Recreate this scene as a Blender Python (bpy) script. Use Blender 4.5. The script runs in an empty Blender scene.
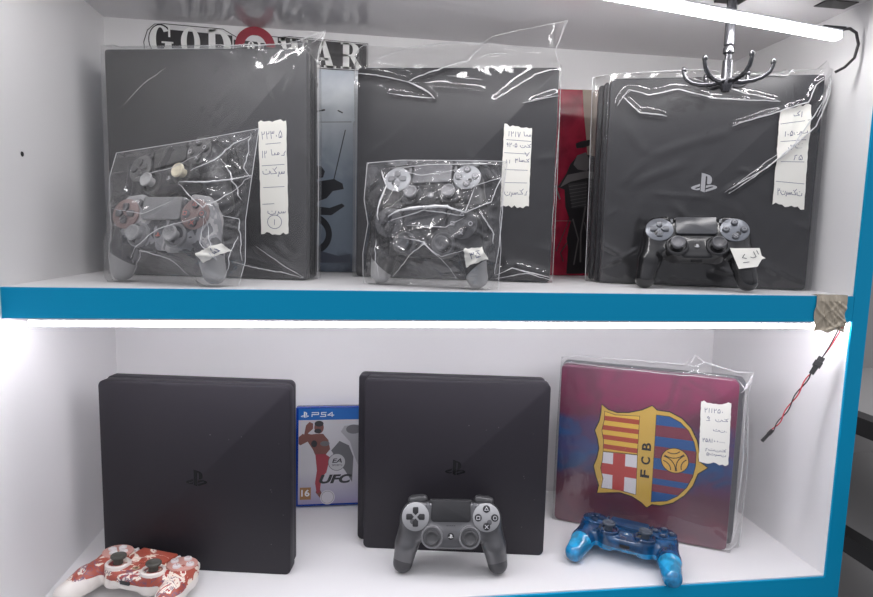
import bpy, math, random
import numpy as np
from mathutils import Matrix, Vector
from mathutils.geometry import tessellate_polygon
S = .001
R = math.radians
col = bpy.context.scene.collection
sc = bpy.context.scene
rng = random.Random(7)

# ------------------------------------------------------------------ materials
def new_mat(name):
    m = bpy.data.materials.new(name); m.use_nodes = True
    nt = m.node_tree; b = nt.nodes['Principled BSDF']
    return m, nt, b
def pm(name, c, rough=.5, metal=0., coat=0., spec=.5, bump=0., bscale=400., trans=0., emit=None, estr=0.):
    m, nt, b = new_mat(name)
    b.inputs['Base Color'].default_value = (*c, 1)
    b.inputs['Roughness'].default_value = rough
    b.inputs['Metallic'].default_value = metal
    b.inputs['Coat Weight'].default_value = coat
    b.inputs['Coat Roughness'].default_value = .08
    b.inputs['Specular IOR Level'].default_value = spec
    b.inputs['Transmission Weight'].default_value = trans
    if emit:
        b.inputs['Emission Color'].default_value = (*emit, 1); b.inputs['Emission Strength'].default_value = estr
    if bump > 0:
        tc = nt.nodes.new('ShaderNodeTexCoord'); n = nt.nodes.new('ShaderNodeTexNoise'); n.inputs['Scale'].default_value = bscale
        bp = nt.nodes.new('ShaderNodeBump'); bp.inputs['Strength'].default_value = bump; bp.inputs['Distance'].default_value = .0006
        nt.links.new(tc.outputs['Object'], n.inputs['Vector']); nt.links.new(n.outputs['Fac'], bp.inputs['Height'])
        nt.links.new(bp.outputs['Normal'], b.inputs['Normal'])
    return m
def ramp(nt, src, stops, interp='LINEAR'):
    r = nt.nodes.new('ShaderNodeValToRGB'); r.color_ramp.interpolation = interp
    e = r.color_ramp.elements
    while len(e) > 1: e.remove(e[-1])
    e[0].position = stops[0][0]; e[0].color = (*stops[0][1], 1)
    for p, c in stops[1:]:
        k = e.new(p); k.color = (*c, 1)
    nt.links.new(src, r.inputs['Fac']); return r.outputs['Color']
def noise(nt, scale, detail=3., dist=0., vec='Object', rough=.5):
    tc = nt.nodes.new('ShaderNodeTexCoord'); n = nt.nodes.new('ShaderNodeTexNoise')
    n.inputs['Scale'].default_value = scale; n.inputs['Detail'].default_value = detail
    n.inputs['Distortion'].default_value = dist; n.inputs['Roughness'].default_value = rough
    nt.links.new(tc.outputs[vec], n.inputs['Vector']); return n.outputs['Fac']
def mixc(nt, f, a, b):
    m = nt.nodes.new('ShaderNodeMix'); m.data_type = 'RGBA'
    for i, v in ((0, f), (6, a), (7, b)):
        if hasattr(v, 'default_value'): nt.links.new(v, m.inputs[i])
        elif i == 0: m.inputs[i].default_value = v
        else: m.inputs[i].default_value = (*v, 1)
    return m.outputs[2]
def local_coord(nt, axis):
    tc = nt.nodes.new('ShaderNodeTexCoord'); s = nt.nodes.new('ShaderNodeSeparateXYZ')
    nt.links.new(tc.outputs['Object'], s.inputs[0]); return s.outputs[axis]
def math_node(nt, op, a, b=0.):
    m = nt.nodes.new('ShaderNodeMath'); m.operation = op
    for i, v in ((0, a), (1, b)):
        if hasattr(v, 'default_value'): nt.links.new(v, m.inputs[i])
        else: m.inputs[i].default_value = v
    return m.outputs[0]

M = {}
M['laminate'] = pm('white_laminate', (.80, .79, .79), .38, bump=.03, bscale=90)
M['ceiling'] = pm('glossy_white_laminate', (.74, .72, .74), .12, spec=.7)
M['teal'] = pm('teal_edge', (.0, .29, .52), .5, spec=.15, bump=.05, bscale=60)
M['led'] = pm('led_light', (1, 1, 1), .5, emit=(1., .98, .985), estr=16.)
M['led_low'] = pm('led_light_lower', (1, 1, 1), .5, emit=(.96, .935, 1.), estr=17.)
M['alu'] = pm('aluminium', (.75, .75, .76), .35, metal=.8)
M['black_plastic'] = pm('black_plastic', (.012, .012, .013), .42)
M['console_pro'] = pm('console_matte_black', (.013, .013, .016), .42, bump=.03, bscale=900)
M['groove'] = pm('console_groove', (.004, .004, .005), .6)
M['logo_gloss'] = pm('logo_gloss_black', (.004, .004, .005), .12)
M['logo_chrome'] = pm('logo_silver', (.55, .55, .56), .3, metal=.7)
M['white_print'] = pm('white_print', (.8, .8, .8), .5)
M['paper'] = pm('label_paper', (.80, .79, .73), .75, bump=.1, bscale=300)
M['ink'] = pm('pen_ink', (.10, .11, .19), .6)
M['ink_black'] = pm('pen_ink_black', (.04, .04, .05), .6)
M['chrome_dark'] = pm('dark_chrome', (.16, .16, .17), .25, metal=.9)
M['nail'] = pm('nail_dark', (.01, .01, .012), .6)
M['red_wire'] = pm('red_wire', (.55, .03, .05), .45)
M['black_wire'] = pm('black_wire', (.015, .012, .014), .45)
M['rack_black'] = pm('rack_black', (.012, .011, .011), .5)
M['rack_grey'] = pm('rack_grey', (.30, .29, .28), .6)

def console_slim_mat():
    m, nt, b = new_mat('console_dusty_black')
    tc = nt.nodes.new('ShaderNodeTexCoord'); v = nt.nodes.new('ShaderNodeTexVoronoi'); v.inputs['Scale'].default_value = 75
    nt.links.new(tc.outputs['Object'], v.inputs['Vector'])
    d = ramp(nt, v.outputs['Distance'], [(0., (1, 1, 1)), (.045, (1, 1, 1)), (.075, (0, 0, 0))])
    n = noise(nt, 14, 2)
    k = ramp(nt, n, [(.55, (0, 0, 0)), (.72, (1, 1, 1))])
    f = math_node(nt, 'MULTIPLY', d, k)
    c = mixc(nt, f, (.019, .0165, .022), (.14, .13, .14))
    nt.links.new(c, b.inputs['Base Color']); b.inputs['Roughness'].default_value = .5
    b.inputs['Specular IOR Level'].default_value = .4
    n2 = noise(nt, 1500, 2); bp = nt.nodes.new('ShaderNodeBump'); bp.inputs['Strength'].default_value = .1; bp.inputs['Distance'].default_value = .0005
    nt.links.new(n2, bp.inputs['Height']); nt.links.new(bp.outputs['Normal'], b.inputs['Normal'])
    return m
M['console_slim'] = console_slim_mat()

def film_mat(name, haze, refl, bscale, bstr, rough=.10, crackle=0.):
    m = bpy.data.materials.new(name); m.use_nodes = True; nt = m.node_tree; nt.nodes.clear()
    out = nt.nodes.new('ShaderNodeOutputMaterial')
    tr = nt.nodes.new('ShaderNodeBsdfTransparent'); tr.inputs[0].default_value = (.985, .985, .985, 1)
    gl = nt.nodes.new('ShaderNodeBsdfGlossy'); gl.inputs['Roughness'].default_value = rough
    df = nt.nodes.new('ShaderNodeBsdfDiffuse'); df.inputs[0].default_value = (.85, .85, .85, 1)
    tl = nt.nodes.new('ShaderNodeBsdfTranslucent'); tl.inputs[0].default_value = (.85, .85, .85, 1)
    dd = nt.nodes.new('ShaderNodeMixShader'); dd.inputs[0].default_value = .4
    nt.links.new(df.outputs[0], dd.inputs[1]); nt.links.new(tl.outputs[0], dd.inputs[2])
    a = nt.nodes.new('ShaderNodeMixShader'); b = nt.nodes.new('ShaderNodeMixShader')
    lw = nt.nodes.new('ShaderNodeLayerWeight'); lw.inputs['Blend'].default_value = .5
    p = math_node(nt, 'POWER', lw.outputs['Facing'], 3.5)
    q = math_node(nt, 'MULTIPLY', p, .55)
    f = math_node(nt, 'ADD', q, refl)
    nt.links.new(f, a.inputs[0]); nt.links.new(tr.outputs[0], a.inputs[1]); nt.links.new(gl.outputs[0], a.inputs[2])
    b.inputs[0].default_value = haze
    nt.links.new(a.outputs[0], b.inputs[1]); nt.links.new(dd.outputs[0], b.inputs[2])
    nt.links.new(b.outputs[0], out.inputs[0])
    tc = nt.nodes.new('ShaderNodeTexCoord')
    mp = nt.nodes.new('ShaderNodeMapping'); mp.inputs['Scale'].default_value = (1, .6, .45); mp.inputs['Rotation'].default_value = (0, .6, 0)
    n = nt.nodes.new('ShaderNodeTexNoise'); n.inputs['Scale'].default_value = bscale; n.inputs['Detail'].default_value = 3; n.inputs['Distortion'].default_value = .8
    nt.links.new(tc.outputs['Object'], mp.inputs[0]); nt.links.new(mp.outputs[0], n.inputs['Vector'])
    bp = nt.nodes.new('ShaderNodeBump'); bp.inputs['Strength'].default_value = bstr; bp.inputs['Distance'].default_value = .003
    hgt = n.outputs['Fac']
    if crackle:
        vo = nt.nodes.new('ShaderNodeTexVoronoi'); vo.feature = 'DISTANCE_TO_EDGE'; vo.inputs['Scale'].default_value = crackle
        nv = nt.nodes.new('ShaderNodeVectorMath'); nv.operation = 'MULTIPLY_ADD'; nv.inputs[1].default_value = (.02, .02, .02)
        nt.links.new(n.outputs['Color'], nv.inputs[0]); nt.links.new(mp.outputs[0], nv.inputs[2]); nt.links.new(nv.outputs[0], vo.inputs['Vector'])
        rd = math_node(nt, 'SUBTRACT', .12, vo.outputs['Distance']); rd = math_node(nt, 'MAXIMUM', rd, 0.)
        hgt = math_node(nt, 'ADD', math_node(nt, 'MULTIPLY', rd, 6.), hgt)
    nt.links.new(hgt, bp.inputs['Height'])
    nt.links.new(bp.outputs['Normal'], gl.inputs['Normal'])
    return m
M['film'] = film_mat('clear_plastic_film', .016, .055, 28, .3, .08)
M['film_sheen'] = film_mat('painted_sheen_film', .09, .06, 20, .25)  # stronger white mix paints the broad reflection on the left console's bag
M['film_small'] = film_mat('clear_crinkled_film', .02, .085, 45, .4, .08)
def fold_glint_mat():  # whitish film for the welded rims and the highlight streaks painted along folds
    m = bpy.data.materials.new('rim_and_fold_glint'); m.use_nodes = True; nt = m.node_tree; nt.nodes.clear()
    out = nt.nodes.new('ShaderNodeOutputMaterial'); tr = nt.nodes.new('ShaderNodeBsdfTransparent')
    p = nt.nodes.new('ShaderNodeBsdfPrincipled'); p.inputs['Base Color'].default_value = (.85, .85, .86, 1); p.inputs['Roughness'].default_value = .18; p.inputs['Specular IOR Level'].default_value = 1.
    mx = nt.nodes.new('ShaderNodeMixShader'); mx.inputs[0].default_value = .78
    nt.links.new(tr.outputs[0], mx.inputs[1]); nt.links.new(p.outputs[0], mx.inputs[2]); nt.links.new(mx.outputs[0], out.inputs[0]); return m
M['fold'] = fold_glint_mat()
M['film_clear'] = film_mat('clear_thin_film', .03, .08, 40, .4, .08)

# ------------------------------------------------------------------ mesh helpers
def make_mesh(name, verts, faces, mats, smooth=None, fmat=None):
    me = bpy.data.meshes.new(name)
    me.from_pydata([tuple(float(c) * S for c in v) for v in verts], [], [tuple(int(i) for i in f) for f in faces])
    for m in (mats if isinstance(mats, (list, tuple)) else [mats]): me.materials.append(m)
    if fmat is not None: me.polygons.foreach_set('material_index', fmat)
    if smooth is not None:
        me.polygons.foreach_set('use_smooth', [True] * len(me.polygons))
        if smooth < 180: me.set_sharp_from_angle(angle=R(smooth))
    me.update(); return me
def link(name, me, parent=None, mat=None, local=None):
    o = bpy.data.objects.new(name, me); col.objects.link(o)
    if parent is not None: o.parent = parent
    if local is not None: o.matrix_local = local
    if mat is not None:
        for i, m in enumerate(mat if isinstance(mat, (list, tuple)) else [mat]):
            o.material_slots[i].link = 'OBJECT'; o.material_slots[i].material = m
    return o
def tag(o, label=None, cat=None, group=None, kind=None):
    for k, v in (('label', label), ('category', cat), ('group', group), ('kind', kind)):
        if v: o[k] = v
    return o
def empty(name, loc, yaw=0.):
    o = bpy.data.objects.new(name, None); col.objects.link(o); o.empty_display_size = .02
    o.location = Vector(loc) * S; o.rotation_euler = (0, 0, R(yaw)); return o
class MB:
    def __init__(s): s.v = []; s.f = []; s.m = []
    def add(s, verts, faces, mi=0):
        b = len(s.v); s.v += [tuple(v) for v in verts]; s.f += [tuple(i + b for i in f) for f in faces]; s.m += [mi] * len(faces); return s
    def box(s, x0, x1, y0, y1, z0, z1, mi=0):
        v = [(x, y, z) for x in (x0, x1) for y in (y0, y1) for z in (z0, z1)]
        return s.add(v, [(0, 1, 3, 2), (4, 6, 7, 5), (0, 4, 5, 1), (2, 3, 7, 6), (0, 2, 6, 4), (1, 5, 7, 3)], mi)
    def loft(s, loops, mi=0, caps=True):
        n = len(loops[0]); v = [p for l in loops for p in l]; f = []
        for k in range(len(loops) - 1):
            for i in range(n):
                j = (i + 1) % n; f.append((k * n + i, k * n + j, (k + 1) * n + j, (k + 1) * n + i))
        if caps: f += [tuple(range(n))[::-1], tuple((len(loops) - 1) * n + i for i in range(n))]
        return s.add(v, f, mi)
    def tube(s, pts, r, n=8, mi=0, closed=False):
        pts = [Vector(p) for p in pts]; loops = []; N = len(pts); up = None
        for i, p in enumerate(pts):
            t = (pts[min(i + 1, N - 1)] - pts[max(i - 1, 0)]).normalized()
            if up is None:
                up = Vector((0, 0, 1)) if abs(t.z) < .9 else Vector((1, 0, 0))
            a = t.cross(up).normalized(); b = a.cross(t).normalized(); up = b
            rr = r[i] if isinstance(r, (list, tuple)) else r
            loops.append([p + (a * math.cos(2 * math.pi * k / n) + b * math.sin(2 * math.pi * k / n)) * rr for k in range(n)])
        return s.loft(loops, mi)
    def lathe(s, prof, axis='z', c=(0, 0, 0), n=24, mi=0):
        loops = []
        for r, h in prof:
            l = []
            for k in range(n):
                a = 2 * math.pi * k / n; x, y = r * math.cos(a), r * math.sin(a)
                l.append((c[0] + x, c[1] + y, c[2] + h) if axis == 'z' else (c[0] + x, c[1] - h, c[2] + y))
            loops.append(l)
        return s.loft(loops, mi)
    def mesh(s, name, mats, smooth=None): return make_mesh(name, s.v, s.f, mats, smooth, s.m)
    def build(s, name, mats, parent=None, smooth=None): return link(name, s.mesh(name, mats, smooth), parent)

def rrect(x0, x1, z0, z1, r, n=6):
    if not isinstance(r, (list, tuple)): r = (r,) * 4
    out = []
    for (cx, cz, a0, rr) in ((x1 - r[0], z1 - r[0], 0, r[0]), (x0 + r[1], z1 - r[1], 90, r[1]), (x0 + r[2], z0 + r[2], 180, r[2]), (x1 - r[3], z0 + r[3], 270, r[3])):
        for k in range(n + 1):
            a = R(a0 + 90 * k / n); out.append((cx + rr * math.cos(a), cz + rr * math.sin(a)))
    return out
def inset(loop, d):
    cx = sum(p[0] for p in loop) / len(loop); n = len(loop); out = []
    for i in range(n):
        a = Vector(loop[i - 1]); b = Vector(loop[i]); c = Vector(loop[(i + 1) % n])
        e1 = (b - a); e2 = (c - b)
        e1 = e1.normalized() if e1.length > 1e-9 else e2.normalized(); e2 = e2.normalized() if e2.length > 1e-9 else e1
        t = (e1 + e2).normalized(); nn = Vector((-t.y, t.x)); out.append((b.x + nn.x * d, b.y + nn.y * d))
    return out
def slab(mb, loop, y0, y1, ch=1.2, mi=0):
    """extrude an x-z loop (counter clockwise) from y0 (front) to y1 with chamfered rims"""
    lo = []
    for y, d in ((y0, ch), (y0 + .35 * ch, .3 * ch), (y0 + ch, 0), (y1 - ch, 0), (y1 - .35 * ch, .3 * ch), (y1, ch)):
        lo.append([(x, y, z) for x, z in inset(loop, d)])
    return mb.loft(lo, mi)
def slab_z(mb, loop, z0, z1, ch=.6, mi=0):
    lo = []
    for z, d in ((z0, 0), (z1 - ch, 0), (z1 - .3 * ch, .35 * ch), (z1, ch)):
        lo.append([(x, y, z) for x, y in inset(loop, d)])
    return mb.loft(lo, mi)
def poly_flat(mb, loops, y, mi=0, mapf=None):
    """flat polygon with holes in x-z at depth y, facing -y"""
    vv = [[Vector((p[0], p[1], 0)) for p in l] for l in loops]
    tris = tessellate_polygon(vv); flat = [p for l in loops for p in l]
    f = mapf or (lambda x, z, y: (x, y, z))
    fs = []
    for t in tris:
        a, b, c = [flat[i] for i in t]
        cr = (b[0] - a[0]) * (c[1] - a[1]) - (b[1] - a[1]) * (c[0] - a[0])
        fs.append(tuple(t) if cr > 0 else tuple(t)[::-1])
    return mb.add([f(p[0], p[1], y) for p in flat], fs, mi)
def ell(cx, cz, rx, rz=None, a0=0, a1=360, n=32):
    rz = rx if rz is None else rz
    m = n if abs(a1 - a0) >= 359.9 else n + 1
    return [(cx + rx * math.cos(R(a0 + (a1 - a0) * k / n)), cz + rz * math.sin(R(a0 + (a1 - a0) * k / n))) for k in range(m)]
def ring(cx, cz, r0, r1, rz0=None, rz1=None, a0=0, a1=360, n=32):
    if abs(a1 - a0) >= 359.9: return [ell(cx, cz, r1, rz1, n=n), ell(cx, cz, r0, rz0, n=n)[::-1]]
    return [ell(cx, cz, r1, rz1, a0, a1, n) + ell(cx, cz, r0, rz0, a0, a1, n)[::-1]]
def stroke(p, w):
    """ribbon outline quads for a polyline"""
    q = []
    for a, b in zip(p[:-1], p[1:]):
        d = Vector((b[0] - a[0], b[1] - a[1]))
        if d.length < 1e-6: continue
        d.normalize(); n = Vector((-d.y, d.x)) * w / 2; e = d * w * .35
        q.append([(a[0] - e.x + n.x, a[1] - e.y + n.y), (a[0] - e.x - n.x, a[1] - e.y - n.y), (b[0] + e.x - n.x, b[1] + e.y - n.y), (b[0] + e.x + n.x, b[1] + e.y + n.y)])
    return q

# the console maker's mark: two outlined shapes (an upright letter over a flat one)
def svg(path):
    import re
    tk = re.findall(r'[a-zA-Z]|-?\d*\.?\d+', path); i = 0; loops = []; cur = (0, 0); cmd = ''; last = None; pts = []
    def num():
        nonlocal i
        v = float(tk[i]); i += 1; return v
    while i < len(tk):
        if tk[i].isalpha(): cmd = tk[i]; i += 1
        rel = cmd.islower(); c = cmd.lower(); ox, oy = cur if rel else (0, 0)
        if c == 'z':
            if pts: loops.append(pts); cur = pts[0]; pts = []
            last = None; continue
        if c == 'm': cur = (num() + ox, num() + oy); pts = [cur]; cmd = 'l' if rel else 'L'; last = None
        elif c == 'l': cur = (num() + ox, num() + oy); pts.append(cur); last = None
        elif c == 'h': cur = (num() + ox, cur[1]); pts.append(cur); last = None
        elif c == 'v': cur = (cur[0], num() + oy); pts.append(cur); last = None
        elif c in 'cs':
            if c == 'c': p1 = (num() + ox, num() + oy)
            else: p1 = (2 * cur[0] - last[0], 2 * cur[1] - last[1]) if last else cur
            p2 = (num() + ox, num() + oy); p3 = (num() + ox, num() + oy)
            for k in range(1, 9):
                t = k / 8; u = 1 - t
                pts.append((u**3 * cur[0] + 3 * u * u * t * p1[0] + 3 * u * t * t * p2[0] + t**3 * p3[0], u**3 * cur[1] + 3 * u * u * t * p1[1] + 3 * u * t * t * p2[1] + t**3 * p3[1]))
            last = p2; cur = p3
    if pts: loops.append(pts)
    return loops
MARK = svg("M8.984 2.596v17.547l3.915 1.261V6.688c0-.69.304-1.151.794-.991.636.18.76.814.76 1.505v5.875c2.441 1.193 4.362-.002 4.362-3.152 0-3.237-1.126-4.675-4.438-5.827-1.307-.448-3.728-1.186-5.39-1.502z"
           "M13.64 18.837l6.296-2.275c.715-.258.826-.625.246-.818-.586-.192-1.637-.139-2.357.123l-4.205 1.5V14.98l.24-.085s1.201-.42 2.913-.615c1.696-.18 3.785.03 5.437.661 1.848.601 2.04 1.472 1.576 2.072-.465.6-1.622 1.036-1.622 1.036l-8.544 3.107V18.86z"
           "M1.807 18.6c-1.9-.545-2.214-1.668-1.352-2.32.801-.586 2.16-1.052 2.16-1.052l5.615-2.013v2.313L4.205 17c-.705.271-.825.632-.239.826.586.195 1.637.15 2.343-.12L8.247 17v2.074c-.12.03-.256.044-.39.073-1.939.331-3.996.196-6.038-.479z")
def clean(l):
    out = []
    for p in l:
        if not out or (abs(p[0] - out[-1][0]) + abs(p[1] - out[-1][1])) > 1e-4: out.append(p)
    if abs(out[0][0] - out[-1][0]) + abs(out[0][1] - out[-1][1]) < 1e-4: out.pop()
    return out
MARK = [clean(l) for l in MARK]
def mark(mb, cx, cz, w, y, mi=0, mapf=None):
    k = w / 24.
    for l in MARK: poly_flat(mb, [[(cx + (p[0] - 12) * k, cz - (p[1] - 12) * k) for p in l]], y, mi, mapf)
    return mb
def text_mesh(mb, s, cx, cz, h, y, mi=0, width=None, shear=0., mapf=None, bold=0.):
    """built-in sans letters, centred at (cx, cz), cap height h"""
    cu = bpy.data.curves.new('t', 'FONT'); cu.body = s; cu.size = 1; cu.shear = shear; cu.offset = bold
    o = bpy.data.objects.new('t', cu); col.objects.link(o)
    dg = bpy.context.evaluated_depsgraph_get(); me = bpy.data.meshes.new_from_object(o.evaluated_get(dg))
    v = np.array([p.co[:] for p in me.vertices]); fs = [tuple(p.vertices) for p in me.polygons]
    bpy.data.objects.remove(o); bpy.data.curves.remove(cu); bpy.data.meshes.remove(me)
    mn = v.min(0); mx = v.max(0); k = h / (mx[1] - mn[1]); kx = k if width is None else width / (mx[0] - mn[0])
    f = mapf or (lambda x, z, y: (x, y, z))
    vv = [f(cx + (p[0] - (mn[0] + mx[0]) / 2) * kx, cz + (p[1] - (mn[1] + mx[1]) / 2) * k, y) for p in v]
    mb.add(vv, fs, mi); return mb

# ------------------------------------------------------------------ camera (mm)
XL, XR, D, HS, HC, TH = -530.4, 530.4, 298.6, 403.6, 794.2, 35.5
cam = bpy.data.cameras.new('camera'); co = bpy.data.objects.new('camera', cam); col.objects.link(co)
cp, sp = math.cos(.1118888), math.sin(.1118888); cy, sy = math.cos(.1361187), math.sin(.1361187); cr, sr = math.cos(.0246773), math.sin(.0246773)
fw = Vector((sy * cp, cy * cp, -sp)); rt = Vector((cy, -sy, 0)); up = rt.cross(fw)
r2 = cr * rt + sr * up; u2 = -sr * rt + cr * up
mw = Matrix((r2, u2, -fw)).transposed().to_4x4(); mw.translation = Vector((-137.268, -702.031, 474.207)) * S
co.matrix_world = mw
cam.sensor_width = 36; cam.lens = 36 * 580 / 873; cam.clip_start = .01
sc.camera = co

# ------------------------------------------------------------------ the cabinet
def struct(name, mb, mat, smooth=None):
    o = mb.build(name, mat, None, smooth); o['kind'] = 'structure'; return o
struct('wall_back', MB().box(XL, XR, D, D + 12, -10, HC + 10), M['laminate'])
struct('wall_left', MB().box(XL - 16, XL, -130, D + 12, -90, HC + 10), M['laminate'])
struct('wall_right', MB().box(XR, XR + 16, 0, D + 12, -10, HC + 10), M['laminate'])
struct('floor', MB().box(XL - 16, XR + 16, 0, D + 12, -18, 0), M['laminate'])
struct('ceiling', MB().box(XL - 16, XR + 16, 0, D + 12, HC, HC + 18), M['ceiling'])
struct('trim_1', MB().box(XR + .2, XR + 24, -3, 16, -90, HC + 90), M['teal'])       # right post
struct('trim_2', MB().box(XL - 40, XR + .2, -3, 0, -75, -2), M['teal'])               # bottom rail
sh = empty('display_shelf', (0, 0, HS - TH))
tag(sh, 'white middle shelf board with teal front edge spanning the cabinet', 'shelf')
MB().box(XL + .3, XR - .3, 0, D - .3, TH - 18, TH).build('board', M['laminate'], sh)
MB().box(XL - 60, XR - .3, -3, 0, 0, TH - .6).build('front_edge', M['teal'], sh)
nl = MB().lathe([(3.2, 0), (3.0, .6), (1.5, .8)], 'z', n=7)
n_o = link('nail_hole', nl.mesh('nail_hole', M['nail'], 40)); n_o.matrix_world = Matrix.Translation(Vector((XL + .05, 54.8, 555)) * S) @ Matrix.Rotation(R(90), 4, 'Y')
tag(n_o, 'small black nail mark on the upper left side wall', 'nail')

# LED bars
led = empty('led_light_bar', (487, 20, 745))
tag(led, 'bright white LED bar slung under the ceiling at the top right', 'light', 'LED light bars')
a = Vector((0, 0, 0)); b = Vector((-967, -80, 50))
d = (b - a)
def bar(mb, off, hw, hh):
    t = d.normalized(); sx = t.cross(Vector((0, 0, 1))).normalized(); uz = sx.cross(t)
    loops = [[p + off * uz + sx * (sx_ * hw) + uz * (sz_ * hh) for sx_, sz_ in ((-1, -1), (1, -1), (1, 1), (-1, 1))] for p in (a, b)]
    return mb.loft(loops)
bar(MB(), 0, 6, 4.2).build('diffuser', M['led'], led)
bar(MB(), 5.4, 7, 1).build('profile', M['alu'], led)
MB().box(-26, 6, -6, 6, 6.6, 11).build('end_cap', M['black_plastic'], led)
MB().tube([(4, 0, 9), (18, 2, 12), (30, 4, 8), (35, 4, -6), (31, 4, -24), (20, 6, -36), (10, 10, -42)], 1.9).build('cable', M['black_wire'], led, 60)
led2 = empty('led_light_bar', (0, 3, HS - TH - 12))
tag(led2, 'long glowing LED bar under the middle shelf edge', 'light', 'LED light bars')
MB().box(-505, 526, -3, 7, 2.6, 9.5).build('diffuser', M['led_low'], led2)
MB().box(-521, 527, -5, 7, 9.5, 11.7).build('profile', M['alu'], led2)

# foil tape wrapped round the shelf edge
def tape():
    nx, nz = 26, 30; v = []; f = []
    r_ = random.Random(3); rd = [(r_.uniform(0, 1), r_.uniform(0, 1), r_.uniform(0, 6.28), r_.uniform(.5, 1.6)) for _ in range(16)]
    for j in range(nz + 1):
        t = j / nz
        for i in range(nx + 1):
            u = i / nx
            x = 472 + 46 * u + 1.2 * math.sin(9 * t); z0 = HS + 1.0 - t * 49; y = -4.2
            if t < .14: z0 = HS + .6; y = -4.2 + (1 - t / .14) * 9
            h = 0
            for (cx, cz, an, am) in rd:
                dd = abs((u - cx) * math.cos(an) + (t - cz) * math.sin(an)); h += am * max(0, 1 - dd / .06)
            if t < .14: z0 += min(h, 1.5) * .4
            else: y -= min(h, 3.2)
            v.append((x, y, z0 + (2 * math.sin(u * 11) if t == 1 else 0)))
    for j in range(nz):
        for i in range(nx):
            k = j * (nx + 1) + i; f.append((k, k + 1, k + nx + 2, k + nx + 1))
    me = make_mesh('foil_tape', [(p[0] - 495, p[1], p[2] - HS) for p in v], f, pm('brown_foil', (.50, .44, .34), .25, metal=.6))
    o = link('foil_tape', me); o.location = Vector((495, 0, HS)) * S
    md = o.modifiers.new('thick', 'SOLIDIFY'); md.thickness = .0004; md.offset = 0
    return tag(o, 'crinkled brown foil tape wrapped round right end of shelf edge', 'tape')
tape()

# loose wire
wr = empty('power_wire', (500, 10, 320))
tag(wr, 'thin red and black wire with connector hanging at right wall', 'wire')
def lp(p): return (p[0] - 500, p[1] - 10, p[2] - 320)
def wpath(pts, amp, ph, turns):
    out = []; n = 40; P = [Vector(lp(p)) for p in pts]; L = len(P) - 1
    for k in range(n + 1):
        t = k / n * L; i = min(int(t), L - 1); u = t - i
        p0 = P[max(i - 1, 0)]; p1 = P[i]; p2 = P[i + 1]; p3 = P[min(i + 2, L)]
        q = .5 * ((2 * p1) + (p2 - p0) * u + (2 * p0 - 5 * p1 + 4 * p2 - p3) * u * u + (3 * p1 - p0 - 3 * p2 + p3) * u**3)
        a_ = ph + turns * 6.283 * k / n; q = q + Vector((math.cos(a_) * amp, math.sin(a_) * amp, 0)); out.append(q)
    return out
top = [(512.4, -5, 361), (508.5, 4, 335), (499, 10, 311)]
bot = [(489, 10, 296), (478, 20, 262), (462, 25, 226), (447, 25, 205)]
for nm, mt, ph in (('red_strand', M['red_wire'], 0), ('black_strand', M['black_wire'], 3.14)):
    w = MB(); w.tube(wpath(top, 2.2, ph, .15), .9, 6); w.tube(wpath(bot, 1.6, ph, 2.5), .85, 6); w.build(nm, mt, wr, 60)
cn = MB(); t0 = Vector(lp((502, 10, 316))); t1 = Vector(lp((488, 10, 293)))
cn.tube([t0, t0.lerp(t1, .25), t0.lerp(t1, .26), t0.lerp(t1, .55), t0.lerp(t1, .56), t1], [5.6, 5.6, 7, 7, 4.6, 4.2], 4); cn.build('connector', M['black_plastic'], wr)
cn = MB(); t0 = Vector(lp((449, 25, 208))); t1 = Vector(lp((434, 25, 192))); cn.tube([t0, t0.lerp(t1, .4), t0.lerp(t1, .42), t1], [2.6, 2.8, 2.2, 2.4], 6); cn.build('plug', M['black_plastic'], wr)

# ceiling hook carousel
hk = empty('hook_hanger', (349, 44, HC))
tag(hk, 'dark chrome six armed hook hanger hanging from the ceiling', 'hook')
MB().box(-16, 20, -22, 16, -3.5, -.2).build('base_plate', M['black_plastic'], hk)
MB().lathe([(6, -.5), (6.5, -3), (6.5, -62), (5, -63)], n=20).build('post', pm('smoky_post', (.10, .10, .11), .25, metal=.5), hk, 40)
MB().lathe([(4, -60), (4.5, -62), (7, -66), (7, -72), (4.4, -74), (4.4, -80), (6.4, -82), (7.2, -104), (9, -108), (9, -116), (6, -120), (5.5, -122)], n=20).build('swivel', M['chrome_dark'], hk, 40)
for k in range(6):
    an = R(27 + 60 * k); dx, dy = math.cos(an), math.sin(an); w = MB()
    pr_ = [(7, -108), (18, -111), (32, -110), (42, -107), (50, -101), (53.5, -93), (53.5, -89)]
    w.tube([(dx * r, dy * r, z) for r, z in pr_], [3.2, 3.2, 3.0, 2.9, 2.7, 2.5, 2.6], 8); w.lathe([(.5, 5.6), (2.4, 4.6), (3.3, 2), (3.3, 0), (2, -2)], c=(dx * 53.5, dy * 53.5, -90), n=10)
    w.build('hook', M['chrome_dark'], hk, 60)
pt = MB().box(474, 520, 28, 52, HC - 1.2, HC - .2); tag(pt.build('tape_patch', M['black_plastic']), 'black patch of tape on the ceiling at top right corner', 'tape')

# neighbouring rack seen past the post
rk = empty('metal_rack', (640, 0, -400))
tag(rk, 'dark metal shelf rack standing beyond the teal post at right', 'rack')
for zz in (605, 410, 195):
    MB().box(0, 30, -420, 420, zz - 28, zz).build('shelf_rail', M['rack_black'], rk)
    MB().box(30, 420, -420, 420, zz - 20, zz - 4).build('shelf_board', M['rack_grey'], rk)
MB().box(0, 430, 420, 432, 0, 1400).build('back_panel', M['rack_grey'], rk)
for yy in (-420, 392): MB().box(0, 28, yy, yy + 28, 0, 1400).build('upright', M['rack_black'], rk)

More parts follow.
